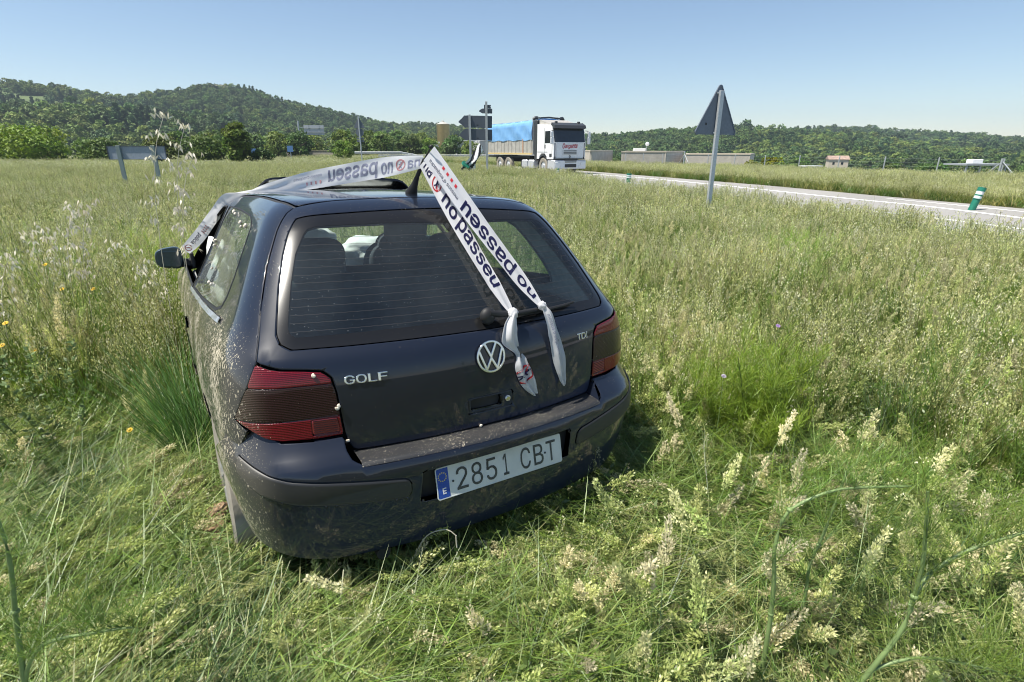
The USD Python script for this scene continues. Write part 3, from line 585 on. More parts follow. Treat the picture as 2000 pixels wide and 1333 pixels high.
def no_entry():
    r = Point(0, 0).buffer(.030).difference(Point(0, 0).buffer(.0235)); bar = LineString([(-.02, .02), (.02, -.02)]).buffer(.0035)
    man = unary_union([Point(-.004, .012).buffer(.004), LineString([(-.002, .006), (.0, -.006)]).buffer(.004), LineString([(0, -.006), (.007, -.016)]).buffer(.0026), LineString([(0, -.006), (-.006, -.016)]).buffer(.0026), LineString([(-.001, .003), (.010, .004)]).buffer(.002)])
    return extrude(r.union(bar), .0002), extrude(man, .0002)
def rel(mesh, o): 
    if isinstance(mesh, tuple): return mesh[0]-o, mesh[1]
    return move(mesh, *(-o))
# 1: aerial -> over the roof -> outside mirror
WV = np.array([0, -.018, .040]); 
roof_path = [(.0, .535, 1.540), (-.10, .83, 1.520), (-.24, 1.20, 1.487), (-.40, 1.58, 1.447), (-.50, 1.80, 1.428), (-.565, 1.97, 1.385), (-.64, 2.13, 1.288), (-.72, 2.32, 1.165), (-.80, 2.46, 1.07)]
roof_w = [(0, .004, .022), (0, -.012, .042), (0, -.022, .043), (.006, -.034, .030), (.03, -.034, .006), (.028, -.012, -.024), (.020, .02, -.028), (.022, .016, -.03), (.022, .010, -.02)]
def tape_thing(name, label, rb, bands, ends=()):
    o = car2w(rb.fp(0)); t = thing(name, label, 'barrier tape', o)
    obj('band', rel(rb.mesh(), o), 'tape_white', t, smooth=50)
    for nm, m, mt in bands: obj(nm, rel(m, o), mt, t)
    return t, o
rb1 = Ribbon(roof_path, roof_w, seed=1, wob=.003)
L1 = rb1.L
ring, man = no_entry()
T = 'tape_faint'; hw = .046
def words(rb, t, u0, u1, h, vc, bold=True):
    m = txt(t, h, bold); v = m.vertices.copy(); v[:, 0] -= v[:, 0].min(); v[:, 0] *= abs(u1-u0)/v[:, 0].max(); v[:, 1] -= (v[:, 1].max()+v[:, 1].min())/2
    m = trimesh.Trimesh(v, m.faces, process=False).subdivide_to_size(.02, max_iter=8); k = 1 if u1 > u0 else -1
    return both(rb, m, u0, vc, su=k, sv=k)
bars = lambda w, h, st: cat([move(bx(0, 0, 0, w, h, .0002), k*st, 0, 0) for k in range(4)])
bands = [('lettering', words(rb1, 'na', .025, .10, .060, -.1), T), ('sign_ring', both(rb1, ring, .145, 0.), 'tape_faint_red'), ('sign_figure', both(rb1, man, .145, 0.), T),
         ('lettering', words(rb1, 'no', .195, .27, .066, -.12), T), ('lettering', words(rb1, 'passeu', .295, .65, .068, -.12), T),
         ('lettering', words(rb1, "mossos d'esquadra", .70, .93, .016, .35, False), T), ('red_bar', both(rb1, bars(.012, .016, .035), .71, -.35), 'tape_faint_red'),
         ('red_bar', both(rb1, bars(.010, .03, .022), 1.87, .1), 'tape_red'), ('lettering', words(rb1, 'policia', 1.97, 2.09, .032, -.1), 'tape_navy'), ('sign_ring', both(rb1, ring, L1-.04, 0), 'tape_red')]
tape_thing('police_tape', 'white police barrier tape stretched from the aerial over the roof to the outside mirror', rb1, bands)
# 2, 3: aerial -> rear wiper, with knots and loose tails
def hang(a, knot, tail, w0, w1, wt, seed):
    a, knot = np.array(a), np.array(knot); P = [a+(knot-a)*t+np.array([0, .0, -.03*4*t*(1-t)*.35]) for t in (0, .2, .4, .6, .8, .93)]+[knot]
    Wd = [w0, w0, np.array(w0)*.9+np.array(w1)*.1, np.array(w0)*.7+np.array(w1)*.3, np.array(w0)*.4+np.array(w1)*.6, np.array(w1)*.8, np.array(w1)*.35]
    r1 = Ribbon(P, Wd, seed=seed, wob=.0035); r2 = Ribbon(tail, wt, seed=seed+5, wob=.013, bow=.22)
    return r1, r2
r2a, r2b = hang((.0, .535, 1.545), (.120, .085, 1.000), [(.120, .075, 1.005), (.092, .055, .965), (.082, .045, .925), (.118, .040, .86), (.125, .028, .82), (.146, .022, .765), (.185, .015, .695)],
    (.030, .020, .026), (.028, .004, -.004), [(.010, 0, .004), (.030, .002, .008), (.034, .002, .01), (.011, .01, .008), (.026, .004, .012), (.028, .002, .014), (.008, 0, .006)], 3)
r3a, r3b = hang((.0, .487, 1.568), (.258, .092, 1.010), [(.258, .085, 1.015), (.272, .070, .985), (.285, .060, .925), (.300, .050, .85), (.312, .040, .78), (.330, .030, .70)],
    (.034, .022, .028), (.024, .010, .010), [(.008, 0, .004), (.024, .004, .006), (.030, .012, .004), (.032, .010, .004), (.026, .006, .006), (.005, 0, .004)], 8)
L2 = r2a.L; L3 = r3a.L
N_ = 'tape_navy'
b2 = [('lettering', words(r2a, 'na', .015, .07, .05, -.1), N_), ('sign_ring', both(r2a, ring, .115, .0), 'tape_red'), ('sign_figure', both(r2a, man, .115, 0), N_),
      ('lettering', words(r2a, 'no', .175, .28, .058, .0), N_), ('lettering', words(r2a, 'passeu', .30, .60, .062, 0), N_),
      ('sign_ring', both(r2b, ring, r2b.L-.098, 0), 'tape_red'), ('sign_figure', both(r2b, man, r2b.L-.098, 0), N_)]
t2, o2 = tape_thing('police_tape', 'white police tape from aerial to wiper arm, its loose tail printed with a red ring', r2a, b2)
obj('tail', rel(r2b.mesh(70), o2), 'tape_white', t2, smooth=50)
obj('knot', rel(trimesh.Trimesh(car2w(move(blob(.019, 2, .5, 2.5, seed=5), .120, .078, 1.0).vertices), blob(.019, 2, .5, 2.5, seed=5).faces, process=False), o2), 'tape_white', t2, smooth=50)
b3 = [('red_bar', both(r3a, bars(.012, .015, .028), .085, .35), 'tape_red'), ('lettering', words(r3a, "mossos d'esquadra", .205, .02, .0155, -.35, False), N_),
      ('lettering', words(r3a, 'passeu', .56, .235, .066, .0), N_), ('lettering', words(r3a, 'no', .69, .585, .064, 0), N_), ('lettering', words(r3b, "mossos d'esquadra", .04, .20, .012, -.2, False), 'tape_faint')]
t3, o3 = tape_thing('police_tape', 'white police tape with red bars, from aerial tip to the wiper blade end', r3a, b3)
obj('tail', rel(r3b.mesh(70), o3), 'tape_white', t3, smooth=50)
obj('knot', rel(trimesh.Trimesh(car2w(move(blob(.017, 2, .5, 2.5, seed=6), .258, .088, 1.012).vertices), blob(.017, 2, .5, 2.5, seed=6).faces, process=False), o3), 'tape_white', t3, smooth=50)
# silver adhesive tape across the flank
fl = np.array([cast(body, np.array([0, y, z]), np.array([-1., 0, 0])) for y, z in zip(np.linspace(1.72, .56, 24), np.linspace(.945, .99, 24))]); fn_ = grad(body, fl)
d_ = np.gradient(fl, axis=0); d_ /= np.linalg.norm(d_, axis=1, keepdims=True); wv = np.cross(fn_, d_)*.010
o = car2w(fl[12]); at_ = thing('adhesive_tape', 'strip of silvery adhesive tape stuck slanting across the side window and flank', 'adhesive tape', o)
k_ = (meshkit.noise(np.c_[np.arange(24)*.6, np.zeros(24), np.zeros(24)])-.5)[:, None]*.004
obj('strip', rel((car2w(np.vstack([fl+fn_*(.006+k_)-wv, fl+fn_*(.0065+k_), fl+fn_*(.006+k_)+wv])), np.array([[i, i+1, 24*b+i+25, 24*b+i+24] if b == 0 else [24+i, 25+i, 49+i, 48+i] for b in (0, 1) for i in range(23)])), o), 'clear_tape', at_, smooth=50)
# snails
plain('snail_shell', (.62, .56, .46), .45, var=.25, scale=160); plain('snail_body', (.28, .22, .15), .6)
def snail(where, label, r, group='white snails on the car', seed=0, fn=None):
    p, n = where; o = car2w(p); nw = CAR[:3, :3]@n; a = np.cross(nw, RNG.normal(size=3)); a /= np.linalg.norm(a); b = np.cross(nw, a)
    t = thing('snail', label, 'snail', o, group=group)
    th = np.linspace(0, 4.6*pi, 44); rr = r*.95*np.exp(-.115*th); 
    c = np.stack([rr*.55*np.cos(th), rr*.55*np.sin(th), r*.55*(1-np.exp(-.10*th))*1.3], 1)
    m = tube(c, rr*.62, 8)
    obj('shell', frame(m, nw*r*.45, a, b, nw), 'snail_shell', t, smooth=60)
    obj('foot', frame(move(blob(r*.5, 1, .1, squash=(1.5, .6, .35), seed=seed), r*.3, 0, 0), nw*r*.15, a, b, nw), 'snail_body', t, smooth=60)
def onr(x, z):
    p = cast(body, np.array([x, 1.5, z]), np.array([0, -1., 0])); return p, grad(body, p)
def onl(y, z):
    p = cast(body, np.array([0, y, z]), np.array([-1., 0, 0])); return p, grad(body, p)
for i, (x, z, r, lb) in enumerate([(-.579, .880, .0085, 'small white snail on the upper edge of the left tail light'), (-.524, .772, .008, 'white snail at the middle of the left tail light inner edge'), (-.519, .778, .0075, 'second snail touching the one at the tail light inner edge'), (-.502, .660, .007, 'white snail low on the tailgate gap below the left tail light'), (-.051, .622, .007, 'white snail on the tailgate lower edge above the number plate')]):
    snail(onr(x, z), lb, r, seed=i)
for i, (y, z, r, lb) in enumerate([(1.40, 1.332, .012, 'white snail at the top of the rear side window'), (1.33, 1.325, .009, 'smaller snail just behind the topmost one on the side window'), (1.01, 1.300, .012, 'white snail under the rear upper corner of the side window'), (.95, 1.287, .009, 'middle snail of the cluster at the rear upper corner of the side window'), (.85, 1.295, .012, 'rearmost snail of the cluster on the side window'), (1.54, 1.187, .013, 'white snail by the front edge of the side window'), (1.52, 1.170, .010, 'lower snail of the pair by the front edge of the side window'), (1.15, 1.042, .010, 'white snail low on the side window, front one of its pair'), (1.06, 1.048, .009, 'white snail low on the side window, rear one of its pair'), (1.25, 1.09, .008, 'tiny snail above the low pair on the side window')]):
    snail(onl(y, z), lb, r, seed=i+9)

# ================================================================== LAND
def foliage(name, trans=.3, rough=.55, var=.25, hue=.03, spec=.35):
    n = {'a': ('attribute', {'attribute': 'tint'}), 'o': ('object_info', {}), 'v': ('map_range', {'from_min': 0., 'from_max': 1., 'to_min': 1-var, 'to_max': 1+var}), 'h': ('map_range', {'from_min': 0., 'from_max': 1., 'to_min': .5-hue, 'to_max': .5+hue}), 'w': ('white_noise_texture', {'dimensions': '1D'}), 'm7': ('math', {'math_type': 'multiply', 'value2': 91.7}),
         'hs': ('hsv', {}), 'p': ('principled_bsdf', {'roughness': rough, 'specular_ior_level': spec}), 't': ('translucent_bsdf', {}), 'hs2': ('hsv', {'value': 1.35, 'saturation': 1.1}), 'm': ('mix_closure', {'fac': trans})}
    l = [('a.color', 'hs.color'), ('o.random', 'v.value'), ('v.result', 'hs.value'), ('o.random', 'm7.value1'), ('m7.value', 'w.w'), ('w.value', 'h.value'), ('h.result', 'hs.hue'), ('hs.color', 'p.base_color'), ('hs.color', 'hs2.color'), ('hs2.color', 't.color'), ('p.BSDF', 'm.closure1'), ('t.BSDF', 'm.closure2')]
    return mat(name, n, l, surface='m.closure')
foliage('grass', .3, .42, .28, .012, .5); foliage('leaves', .25, .6, .22, .02); foliage('forest_leaves', .12, .7, .35, .02)
mat('bare_soil', {'g': ('texture_coordinate', {}), 'n': ('noise_texture', {'scale': 1.7, 'detail': 6.}), 'n2': ('noise_texture', {'scale': 25., 'detail': 5.}), 'r': ('rgb_ramp', {'ramp': [(.3, (.045, .05, .018)), (.55, (.085, .09, .035)), (.75, (.13, .12, .05))]}), 'x': ('mix_float', {'fac': .5}), 'b': ('bump', {'strength': .6, 'distance': .03}), 'p': ('principled_bsdf', {'roughness': .95, 'specular_ior_level': .1})},
    [('g.object', 'n.vector'), ('g.object', 'n2.vector'), ('n.fac', 'x.a'), ('n2.fac', 'x.b'), ('x.result', 'r.fac'), ('r.color', 'p.base_color'), ('n2.fac', 'b.height'), ('b.normal', 'p.normal')])
mat('asphalt', {'g': ('texture_coordinate', {}), 'n': ('noise_texture', {'scale': .35, 'detail': 5.}), 'n2': ('noise_texture', {'scale': 90., 'detail': 4.}), 'r': ('rgb_ramp', {'ramp': [(.3, (.24, .23, .215)), (.7, (.33, .315, .29))]}), 'x': ('mix_float', {'fac': .3}), 'p': ('principled_bsdf', {'roughness': .85})},
    [('g.object', 'n.vector'), ('g.object', 'n2.vector'), ('n.fac', 'x.a'), ('n2.fac', 'x.b'), ('x.result', 'r.fac'), ('r.color', 'p.base_color')])
mat('road_paint', {'g': ('texture_coordinate', {}), 'n': ('noise_texture', {'scale': 14., 'detail': 6., 'roughness': .7}), 'r': ('rgb_ramp', {'ramp': [(.36, (.34, .33, .31)), (.46, (.78, .78, .76))]}), 'p': ('principled_bsdf', {'roughness': .7})}, [('g.object', 'n.vector'), ('n.fac', 'r.fac'), ('r.color', 'p.base_color')])
FAR = np.array([(16.2, -6), (15.9, 2), (15.5, 6), (14.9, 11), (14.2, 15.3), (13.1, 19.1), (11.6, 25.4), (9, 33), (6.2, 41), (2, 51), (-5, 63), (-14, 76), (-30, 92), (-60, 112), (-110, 138)], float)
NEAR = np.array([(9.6, -6), (9.3, 2), (9.0, 5), (8.7, 9), (8.1, 12.3), (7.7, 13.9), (6.4, 18.3), (4.3, 26), (2.3, 32.5), (-.2, 39), (-4, 47), (-10, 56), (-18, 66), (-34, 80), (-62, 98), (-112, 124)], float)
ROAD = Polygon(np.vstack([FAR, NEAR[::-1]])); FARL = LineString(FAR)
def smooth01(t): t = np.clip(t, 0, 1); return t*t*(3-2*t)
FENCE0, FENCED = np.array([23.6, 27.4]), np.array([-1.13, 2.61])
def gz(x, y):
    """height of the near land"""
    x, y = np.asarray(x, float), np.asarray(y, float)
    p = np.stack([x, y, 0*x], -1)
    z = .10*(meshkit.fbm(p*.35+11, 3, 2)-.5)+.05*(meshkit.noise(p*1.6+3, 5)-.5)
    z = z-.20*np.exp(-((x+1.7)**2+(y-4.4)**2)/2.2)-.03
    on = shapely.distance(shapely.points(x.ravel(), y.ravel()), ROAD).reshape(x.shape)
    z = z*smooth01(on/1.5)-.05*(1-smooth01(on/1.0))
    # beyond the fence the land falls to the valley
    e = FENCED/np.linalg.norm(FENCED); nrm = np.array([e[1], -e[0]])
    s = (x-FENCE0[0])*nrm[0]+(y-FENCE0[1])*nrm[1]
    z = z-4.5*smooth01((s-1)/45.)*smooth01((y+20)/30)-.9*smooth01((s+3)/7)*smooth01((y+20)/30)*0.6
    return z
rr = np.r_[0, np.geomspace(.4, 260, 120), 500, 1200, 3500]; aa = np.linspace(-pi, pi, 241)[:-1]
Rg, Ag = np.meshgrid(rr, aa, indexing='ij'); X, Y = Rg*np.sin(Ag), Rg*np.cos(Ag); Z = gz(X, Y); Z[Rg > 300] -= 3.
n_, m_ = Rg.shape; Fq = []
for i in range(n_-1):
    a = np.arange(m_); b = (a+1) % m_; Fq.append(np.c_[i*m_+a, i*m_+b, (i+1)*m_+b, (i+1)*m_+a])
ground = rawmesh('ground', np.c_[X.ravel(), Y.ravel(), Z.ravel()], np.vstack(Fq)[:, ::-1], 'bare_soil', normals=None); tag(ground, 'rough field soil under the tall grass', None, kind='structure')
def ribbon_mesh(L, R, z, k=8):
    P = lambda A: np.array([LineString(A).interpolate(t, normalized=True).coords[0] for t in np.linspace(0, 1, 128)])
    l, r = P(L), P(R); n = len(l); mid = [l*(1-t)+r*t for t in np.linspace(0, 1, 5)]
    V = np.vstack([np.c_[q, np.full(n, z)] for q in mid]); F = np.vstack([np.c_[b*n+np.arange(n-1), b*n+np.arange(1, n), (b+1)*n+np.arange(1, n), (b+1)*n+np.arange(n-1)] for b in range(4)])
    return V, F
road = rawmesh('road', *ribbon_mesh(NEAR, FAR, 0.0), 'asphalt'); tag(road, 'sunlit pale asphalt road curving past the field', None, kind='structure')
def stripe(line, w, z=.006):
    g = LineString(line).buffer(w/2, cap_style=2); return extrude(g, .002, z-.002)
def smoothline(P, n=80):
    P = np.array(P, float); t = np.r_[0, np.cumsum(np.linalg.norm(np.diff(P, axis=0), axis=1))]; return PchipInterpolator(t, P)(np.linspace(0, t[-1], n))
L1_ = smoothline([(12.9, 2), (12.6, 8), (12.2, 12.6), (12.0, 15.6), (11.1, 18.9), (10.3, 22.5), (8.2, 30.2), (5.1, 37.9), (1.2, 46), (-7, 58), (-18, 71), (-40, 91)])
L2_ = smoothline([(11.5, 2), (11.1, 7), (10.3, 12.3), (9.8, 14.0), (8.4, 18.3), (6.4, 26), (4.0, 32.8), (1.2, 39.3), (-3.2, 47), (-9.4, 56), (-17, 66)])
L3_ = smoothline([(14.6, 6), (14.0, 11), (13.3, 15.3), (12.5, 18.6)])
rm = rawmesh('road_marking', *(lambda m: (m.vertices, m.faces))(stripe(L1_, .20)), 'road_paint', road); rawmesh('road_marking', *(lambda m: (m.vertices, m.faces))(stripe(L2_, .13)), 'road_paint', road); rawmesh('road_marking', *(lambda m: (m.vertices, m.faces))(stripe(L3_, .10)), 'road_paint', road)

# ---- hills: ridges as (bearing in degrees, height), each at its own distance
RIDGES = [(520, [(-85, 20), (-60, 26), (-44.7, 32.6), (-40.7, 37.3), (-38.4, 37), (-35.9, 34.4), (-33, 31.7), (-31.6, 34), (-29.3, 38.1), (-27.3, 41.8), (-24.5, 41.8), (-21.3, 33.7), (-17.4, 26.7), (-12.9, 18.7), (-7, 16.6), (-2, 13.3), (4, 9), (10.1, 4.6), (15, -1), (25, -6)], 5.5),
          (330, [(-85, 9), (-60, 11), (-45, 12.7), (-41.1, 12.4), (-34.9, 13), (-30.4, 12), (-26.6, 8.8), (-23, 4.6), (-18.6, 2.3), (-14, .3), (-7.6, -1.8), (0, -6)], 5.5),
          (450, [(-6, -6), (0, -1.3), (5.1, 3.5), (7.6, 6.5), (10, 6.8), (12, 8.1), (17.2, 10), (22.1, 9.9), (25.5, 8.6), (29.5, 5.8), (33.7, 1.4), (37.2, -3.3), (45, -6)], 5.5),
          (800, [(12, -6), (19.5, 6.8), (23.9, 14.3), (26.3, 17.5), (31, 17.2), (33.9, 12.7), (36.9, 11), (39.2, 7.4), (41.6, 3.6), (46.9, 6), (60, 10), (85, 14)], 5.5)]
RF = [(D, PchipInterpolator(np.array(t)[:, 0], np.array(t)[:, 1])) for D, t, _ in RIDGES]
def hillz(x, y, base=False):
    d = np.hypot(x, y); a = np.degrees(np.arctan2(x, y)); z = np.full(np.shape(d), -7.)
    for (D, f), (_, t, _) in zip(RF, RIDGES):
        lo, hi = t[0][0], t[-1][0]; h = f(np.clip(a, lo, hi)); fade = smooth01((a-lo+2)/4)*smooth01((hi+2-a)/4)
        k = d/D; up = smooth01((k-.56)/.44)**.85; dn = 1-smooth01((k-1.0)/.8)
        z = np.maximum(z, -7+(h+7)*np.where(k < 1, up, dn)*fade)
    p = np.stack([x*.012, y*.012, 0*x], -1)
    return z+(meshkit.fbm(p+31, 4, 9)-.5)*3.2*smooth01((d-190)/120)
rr = np.linspace(185, 1500, 130); aa = np.radians(np.linspace(-84, 84, 240)); Rg, Ag = np.meshgrid(rr, aa, indexing='ij'); X, Y = Rg*np.sin(Ag), Rg*np.cos(Ag); Z = hillz(X, Y)
n_, m_ = Rg.shape; idx = np.arange(n_*m_).reshape(n_, m_); Fq = np.stack([idx[:-1, :-1], idx[:-1, 1:], idx[1:, 1:], idx[1:, :-1]], -1).reshape(-1, 4)[:, ::-1]
plain('hill_soil', (.09, .12, .05), .95, var=.4, scale=.02, spec=.1)
hills = rawmesh('hills', np.c_[X.ravel(), Y.ravel(), Z.ravel()], Fq, 'hill_soil'); tag(hills, 'wooded hills behind the field', None, kind='structure')

# ---- crowns
def leaf_cards(P, N, size, rng, jit=.7, asp=1.6):
    """one small four-cornered leaf clump at each point, roughly facing N"""
    n = len(P); N = N+rng.normal(0, jit, (n, 3)); N /= np.linalg.norm(N, axis=1, keepdims=True)
    a = np.cross(N, rng.normal(size=(n, 3))); a /= np.linalg.norm(a, axis=1, keepdims=True); b = np.cross(N, a)
    s = size*rng.uniform(.6, 1.35, (n, 1)); fold = N*s*.25*rng.uniform(-1, 1, (n, 1))
    V = np.stack([P-a*s*asp/2, P-b*s/2+fold, P+a*s*asp/2, P+b*s/2+fold], 1).reshape(-1, 3)
    return V, np.arange(4*n).reshape(n, 4)
def crown(rng, h, w, ncl, nleaf, size, col, base=.15, shape='round', var=.3):
    """crown points on many lumps; returns v, f, colour"""
    V, F, C = [], [], []; k = 0
    for i in range(ncl):
        t = rng.uniform(0, 1); ang = rng.uniform(0, 2*pi)
        if shape == 'cone': z = base+t*(1-base); r = (1-z)*.95+.05
        else: z = base+t*(1-base); r = math.sqrt(max(.02, 1-((z-.5*(1+base))/(.5*(1-base)))**2))
        q = rng.uniform(.35, 1)**.6*r*w/2*.78; c = np.array([q*cos(ang), q*sin(ang), z*h*.93]); rad = w*rng.uniform(.14, .26)*(0.6+.4*r)
        n = int(nleaf/ncl); d = rng.normal(size=(n, 3)); d /= np.linalg.norm(d, axis=1, keepdims=True); d[:, 2] = np.where(d[:, 2] < -.3, -d[:, 2], d[:, 2])
        P = c+d*rad*rng.uniform(.6, 1.08, (n, 1))*[1, 1, .8]; P[:, 2] = np.maximum(P[:, 2], .02*h)
        v, f = leaf_cards(P, d+[0, 0, .25], size, rng); V.append(v); F.append(f+k); k += len(v)
        cc = np.asarray(col)*rng.uniform(1-var, 1+var)*(rng.uniform(.75, 1.25, (n, 1)))*np.array([1+rng.uniform(-.12, .15), 1, 1+rng.uniform(-.15, .1)]); C.append(np.repeat(cc, 4, 0))
    return np.vstack(V), np.vstack(F), np.vstack(C)
def instancer(path, protos, P, scale, idx, quat, label, kind='stuff', material='grass'):
    pi_ = UsdGeom.PointInstancer.Define(stage, path); UsdGeom.Scope.Define(stage, path+'/kinds'); rel_ = []
    for i, (nm, v, f, c) in enumerate(protos):
        par = stage.GetPrimAtPath(path+'/kinds'); rel_.append(rawmesh(nm, v, f, material, par, color=c).GetPath())
    pi_.CreatePrototypesRel().SetTargets(rel_)
    pi_.CreatePositionsAttr(Vt.Vec3fArray.FromNumpy(np.ascontiguousarray(P, np.float32))); pi_.CreateProtoIndicesAttr(Vt.IntArray.FromNumpy(np.ascontiguousarray(idx, np.int32)))
    pi_.CreateScalesAttr(Vt.Vec3fArray.FromNumpy(np.ascontiguousarray(scale, np.float32)))
    pi_.CreateOrientationsAttr(Vt.QuathArray([Gf.Quath(float(q[0]), float(q[1]), float(q[2]), float(q[3])) for q in quat]))
    tag(pi_, label, None, kind=kind); return pi_
def yawq(a, tx=None, ty=None):
    """quaternions: tilt by small tx, ty then turn by a about z"""
    a = np.asarray(a, float); tx = np.zeros_like(a) if tx is None else tx; ty = np.zeros_like(a) if ty is None else ty
    qz = np.stack([np.cos(a/2), 0*a, 0*a, np.sin(a/2)], 1); qt = np.stack([np.ones_like(a), tx/2, ty/2, 0*a], 1); qt /= np.linalg.norm(qt, axis=1, keepdims=True)
    w1, x1, y1, z1 = qt.T; w2, x2, y2, z2 = qz.T
    return np.stack([w1*w2-x1*x2-y1*y2-z1*z2, w1*x2+x1*w2+y1*z2-z1*y2, w1*y2-x1*z2+y1*w2+z1*x2, w1*z2+x1*y2-y1*x2+z1*w2], 1)
rg = np.random.default_rng(21)
kinds = []
for i, (col, shp, w) in enumerate([((0.098, 0.156, 0.042), 'round', .95), ((0.075, 0.130, 0.042), 'round', 1.05), ((0.124, 0.182, 0.047), 'round', .9), ((0.060, 0.111, 0.039), 'cone', .62), ((0.143, 0.195, 0.052), 'round', 1.0), ((0.086, 0.140, 0.055), 'round', 1.2)]):
    v, f, c = crown(rg, 1., w, 18, 620, .08, col, base=.02, shape=shp, var=.28); kinds.append(('crown', v, f, c))
P, S, I = [], [], []
for D, lo, hi, step, rng_k in ((520, -56, 16, 3.9, (.55, 1.06)), (330, -56, -5, 4.8, (.56, 1.05)), (450, -2, 44, 3.7, (.50, 1.04)), (800, 17, 56, 5.5, (.58, 1.04))):
    da = np.degrees(step/D)
    for k in np.arange(rng_k[0]*D, rng_k[1]*D, step*1.15):
        a = np.radians(np.arange(lo, hi, np.degrees(step/k))); a = a+rg.normal(0, step/k*.4, len(a)); d = k+rg.normal(0, step*.4, len(a))
        x, y = d*np.sin(a), d*np.cos(a); z = hillz(x, y)
        keep = (meshkit.fbm(np.stack([x*.02, y*.02, 0*x], -1), 3, 4) > .27)
        x, y, z = x[keep], y[keep], z[keep]
        P.append(np.c_[x, y, z-.4]); s = rg.uniform(.75, 1.35, len(x))*step*1.3; S.append(np.c_[s*rg.uniform(.9, 1.2, len(s)), s*rg.uniform(.9, 1.2, len(s)), s*rg.uniform(.75, 1.25, len(s))])
        kk = meshkit.noise(np.stack([x*.015+9, y*.015, 0*x], -1), 8); I.append(np.where(rg.uniform(size=len(x)) < .72, (kk*5.99).astype(int), rg.integers(0, 6, len(x))))
P, S, I = np.vstack(P), np.vstack(S), np.concatenate(I)
instancer('/World/forest', kinds, P, S, I, yawq(rg.uniform(0, 2*pi, len(P))), 'dense green forest covering the hills', material='forest_leaves')

HAZE = .00028
hz = bx(0, 300, 45, 3300, 2700, 112); hz.apply_translation([0, 0, 0])
usdkit.material(stage, '/World/Looks/haze', {'v': ('principled_volume', {'color': (.80, .89, 1.0), 'density': HAZE, 'anisotropy': .35})}, [], volume='v.volume')
tag(obj('haze', hz, 'haze'), 'thin blue summer haze over the land', None, kind='stuff')

# ================================================================== ROADSIDE THINGS
plain('galvanised', (.42, .44, .45), .5, metal=.35, var=.15); plain('sign_back', (.13, .15, .18), .55, metal=.3, var=.1); plain('sign_back_dark', (.085, .10, .125), .55, metal=.2, var=.1); plain('sign_rim', (.7, .7, .7), .5)
plain('green_plastic', (.012, .16, .10), .45); plain('reflective', (.68, .70, .70), .35); plain('black_paint', (.015, .015, .016), .5); plain('white_paint', (.78, .78, .77), .35, coat=.3, var=.04); plain('blue_sign', (.08, .18, .38), .5)
plain('concrete', (.46, .42, .36), .9, var=.12, scale=2.); plain('concrete_top', (.50, .44, .35), .9); plain('white_wall', (.72, .70, .66), .8, var=.06, scale=1.); plain('grey_wall', (.40, .40, .40), .8); plain('silo_gold', (.36, .27, .12), .38, metal=.75, var=.1, scale=2.); plain('silo_top', (.55, .52, .45), .5, metal=.3)
plain('roof_tile', (.34, .24, .19), .9, var=.25, scale=1.); plain('stone_wall', (.55, .48, .38), .9); plain('window_dark', (.02, .025, .03), .15, coat=.6); plain('soil_clay', (.26, .17, .10), .95, var=.3, scale=60., bump=.5)
def tri(side, r):
    h = side*math.sqrt(3)/2; return Polygon([(-side/2, 0), (side/2, 0), (0, h)]).buffer(-r).buffer(r)
def post(x, y, z0, z1, w=.08, d=.05):
    return bx(0, 0, (z0+z1)/2, w, d, z1-z0, r=.006)
# warning triangle seen from behind
t = thing('warning_sign', 'grey back of a triangular warning sign on a leaning metal post, right of the truck', 'road sign', (4.60, 13.0, 0), rotz=.42)
obj('post', post(0, 0, -.3, 2.76, .11, .06), 'galvanised', t)
pl = obj('panel', frame(extrude(tri(1.24, .06), .012), (0, .062, 1.86), (1, 0, 0), (0, 0, 1)), 'sign_back', t)
obj('rim', frame(extrude(tri(1.26, .06).difference(tri(1.21, .06)), .03, -.0), (0, .068, 1.852), (1, 0, 0), (0, 0, 1)), 'sign_back', pl)
[obj('clamp', bx(0, .035, z_, .16, .012, .03), 'sign_rim', t) for z_ in (2.72, 1.9)]; obj('sticker', bx(-.30, .048, 2.08, .05, .002, .05), 'black_paint', pl)
plain('sign_back_light', (.30, .34, .40), .55, metal=.2); plain('post_green', (.17, .22, .22), .6)
# wide panel at the left
t = thing('road_sign', 'grey back of a low wide sign panel on two posts in the grass', 'road sign', (-13.12, 20, 0), rotz=.12)
for x in (-.56, .57): obj('post', move(post(0, 0, -.3, 1.67, .13, .07), x, 0, 0), 'post_green', t)
pl = obj('panel', bx(0, .06, 1.435, 1.86, .02, .43), 'sign_back_light', t)
obj('rim', cat([bx(0, .045, 1.655, 1.88, .05, .012), bx(0, .045, 1.216, 1.88, .05, .012), bx(-.936, .045, 1.435, .012, .05, .43), bx(.936, .045, 1.435, .012, .05, .43)]), 'sign_back_dark', pl)
# arrow boards
t = thing('direction_sign', 'dark backs of two stacked arrow boards on two grey posts beside the truck', 'direction sign', (-1.85, 32, 0), rotz=.10)
for x, h in ((-.47, 3.34), (.45, 4.0)): obj('post', move(post(0, 0, -.3, h, .12, .08), x, 0, 0), 'galvanised', t)
for z, n_ in ((2.98, .63), (2.31, .60)):
    g = Polygon([(-1.10, z-.02), (-.74, z+n_/2), (.76, z+n_/2-.03), (.75, z-n_/2-.02), (-.74, z-n_/2+.02)]).buffer(-.03).buffer(.03)
    b = obj('arrow_board', frame(extrude(g, .03), (0, .075, 0), (1, 0, 0), (0, 0, 1)), 'sign_back_dark', t); obj('label_plate', bx(-.05, .043, z-.18, .10, .003, .04), 'black_paint', b)
g = Polygon([(.02, 3.52), (.24, 3.65), (.78, 3.64), (.77, 3.39), (.24, 3.40)]).buffer(-.03).buffer(.03)
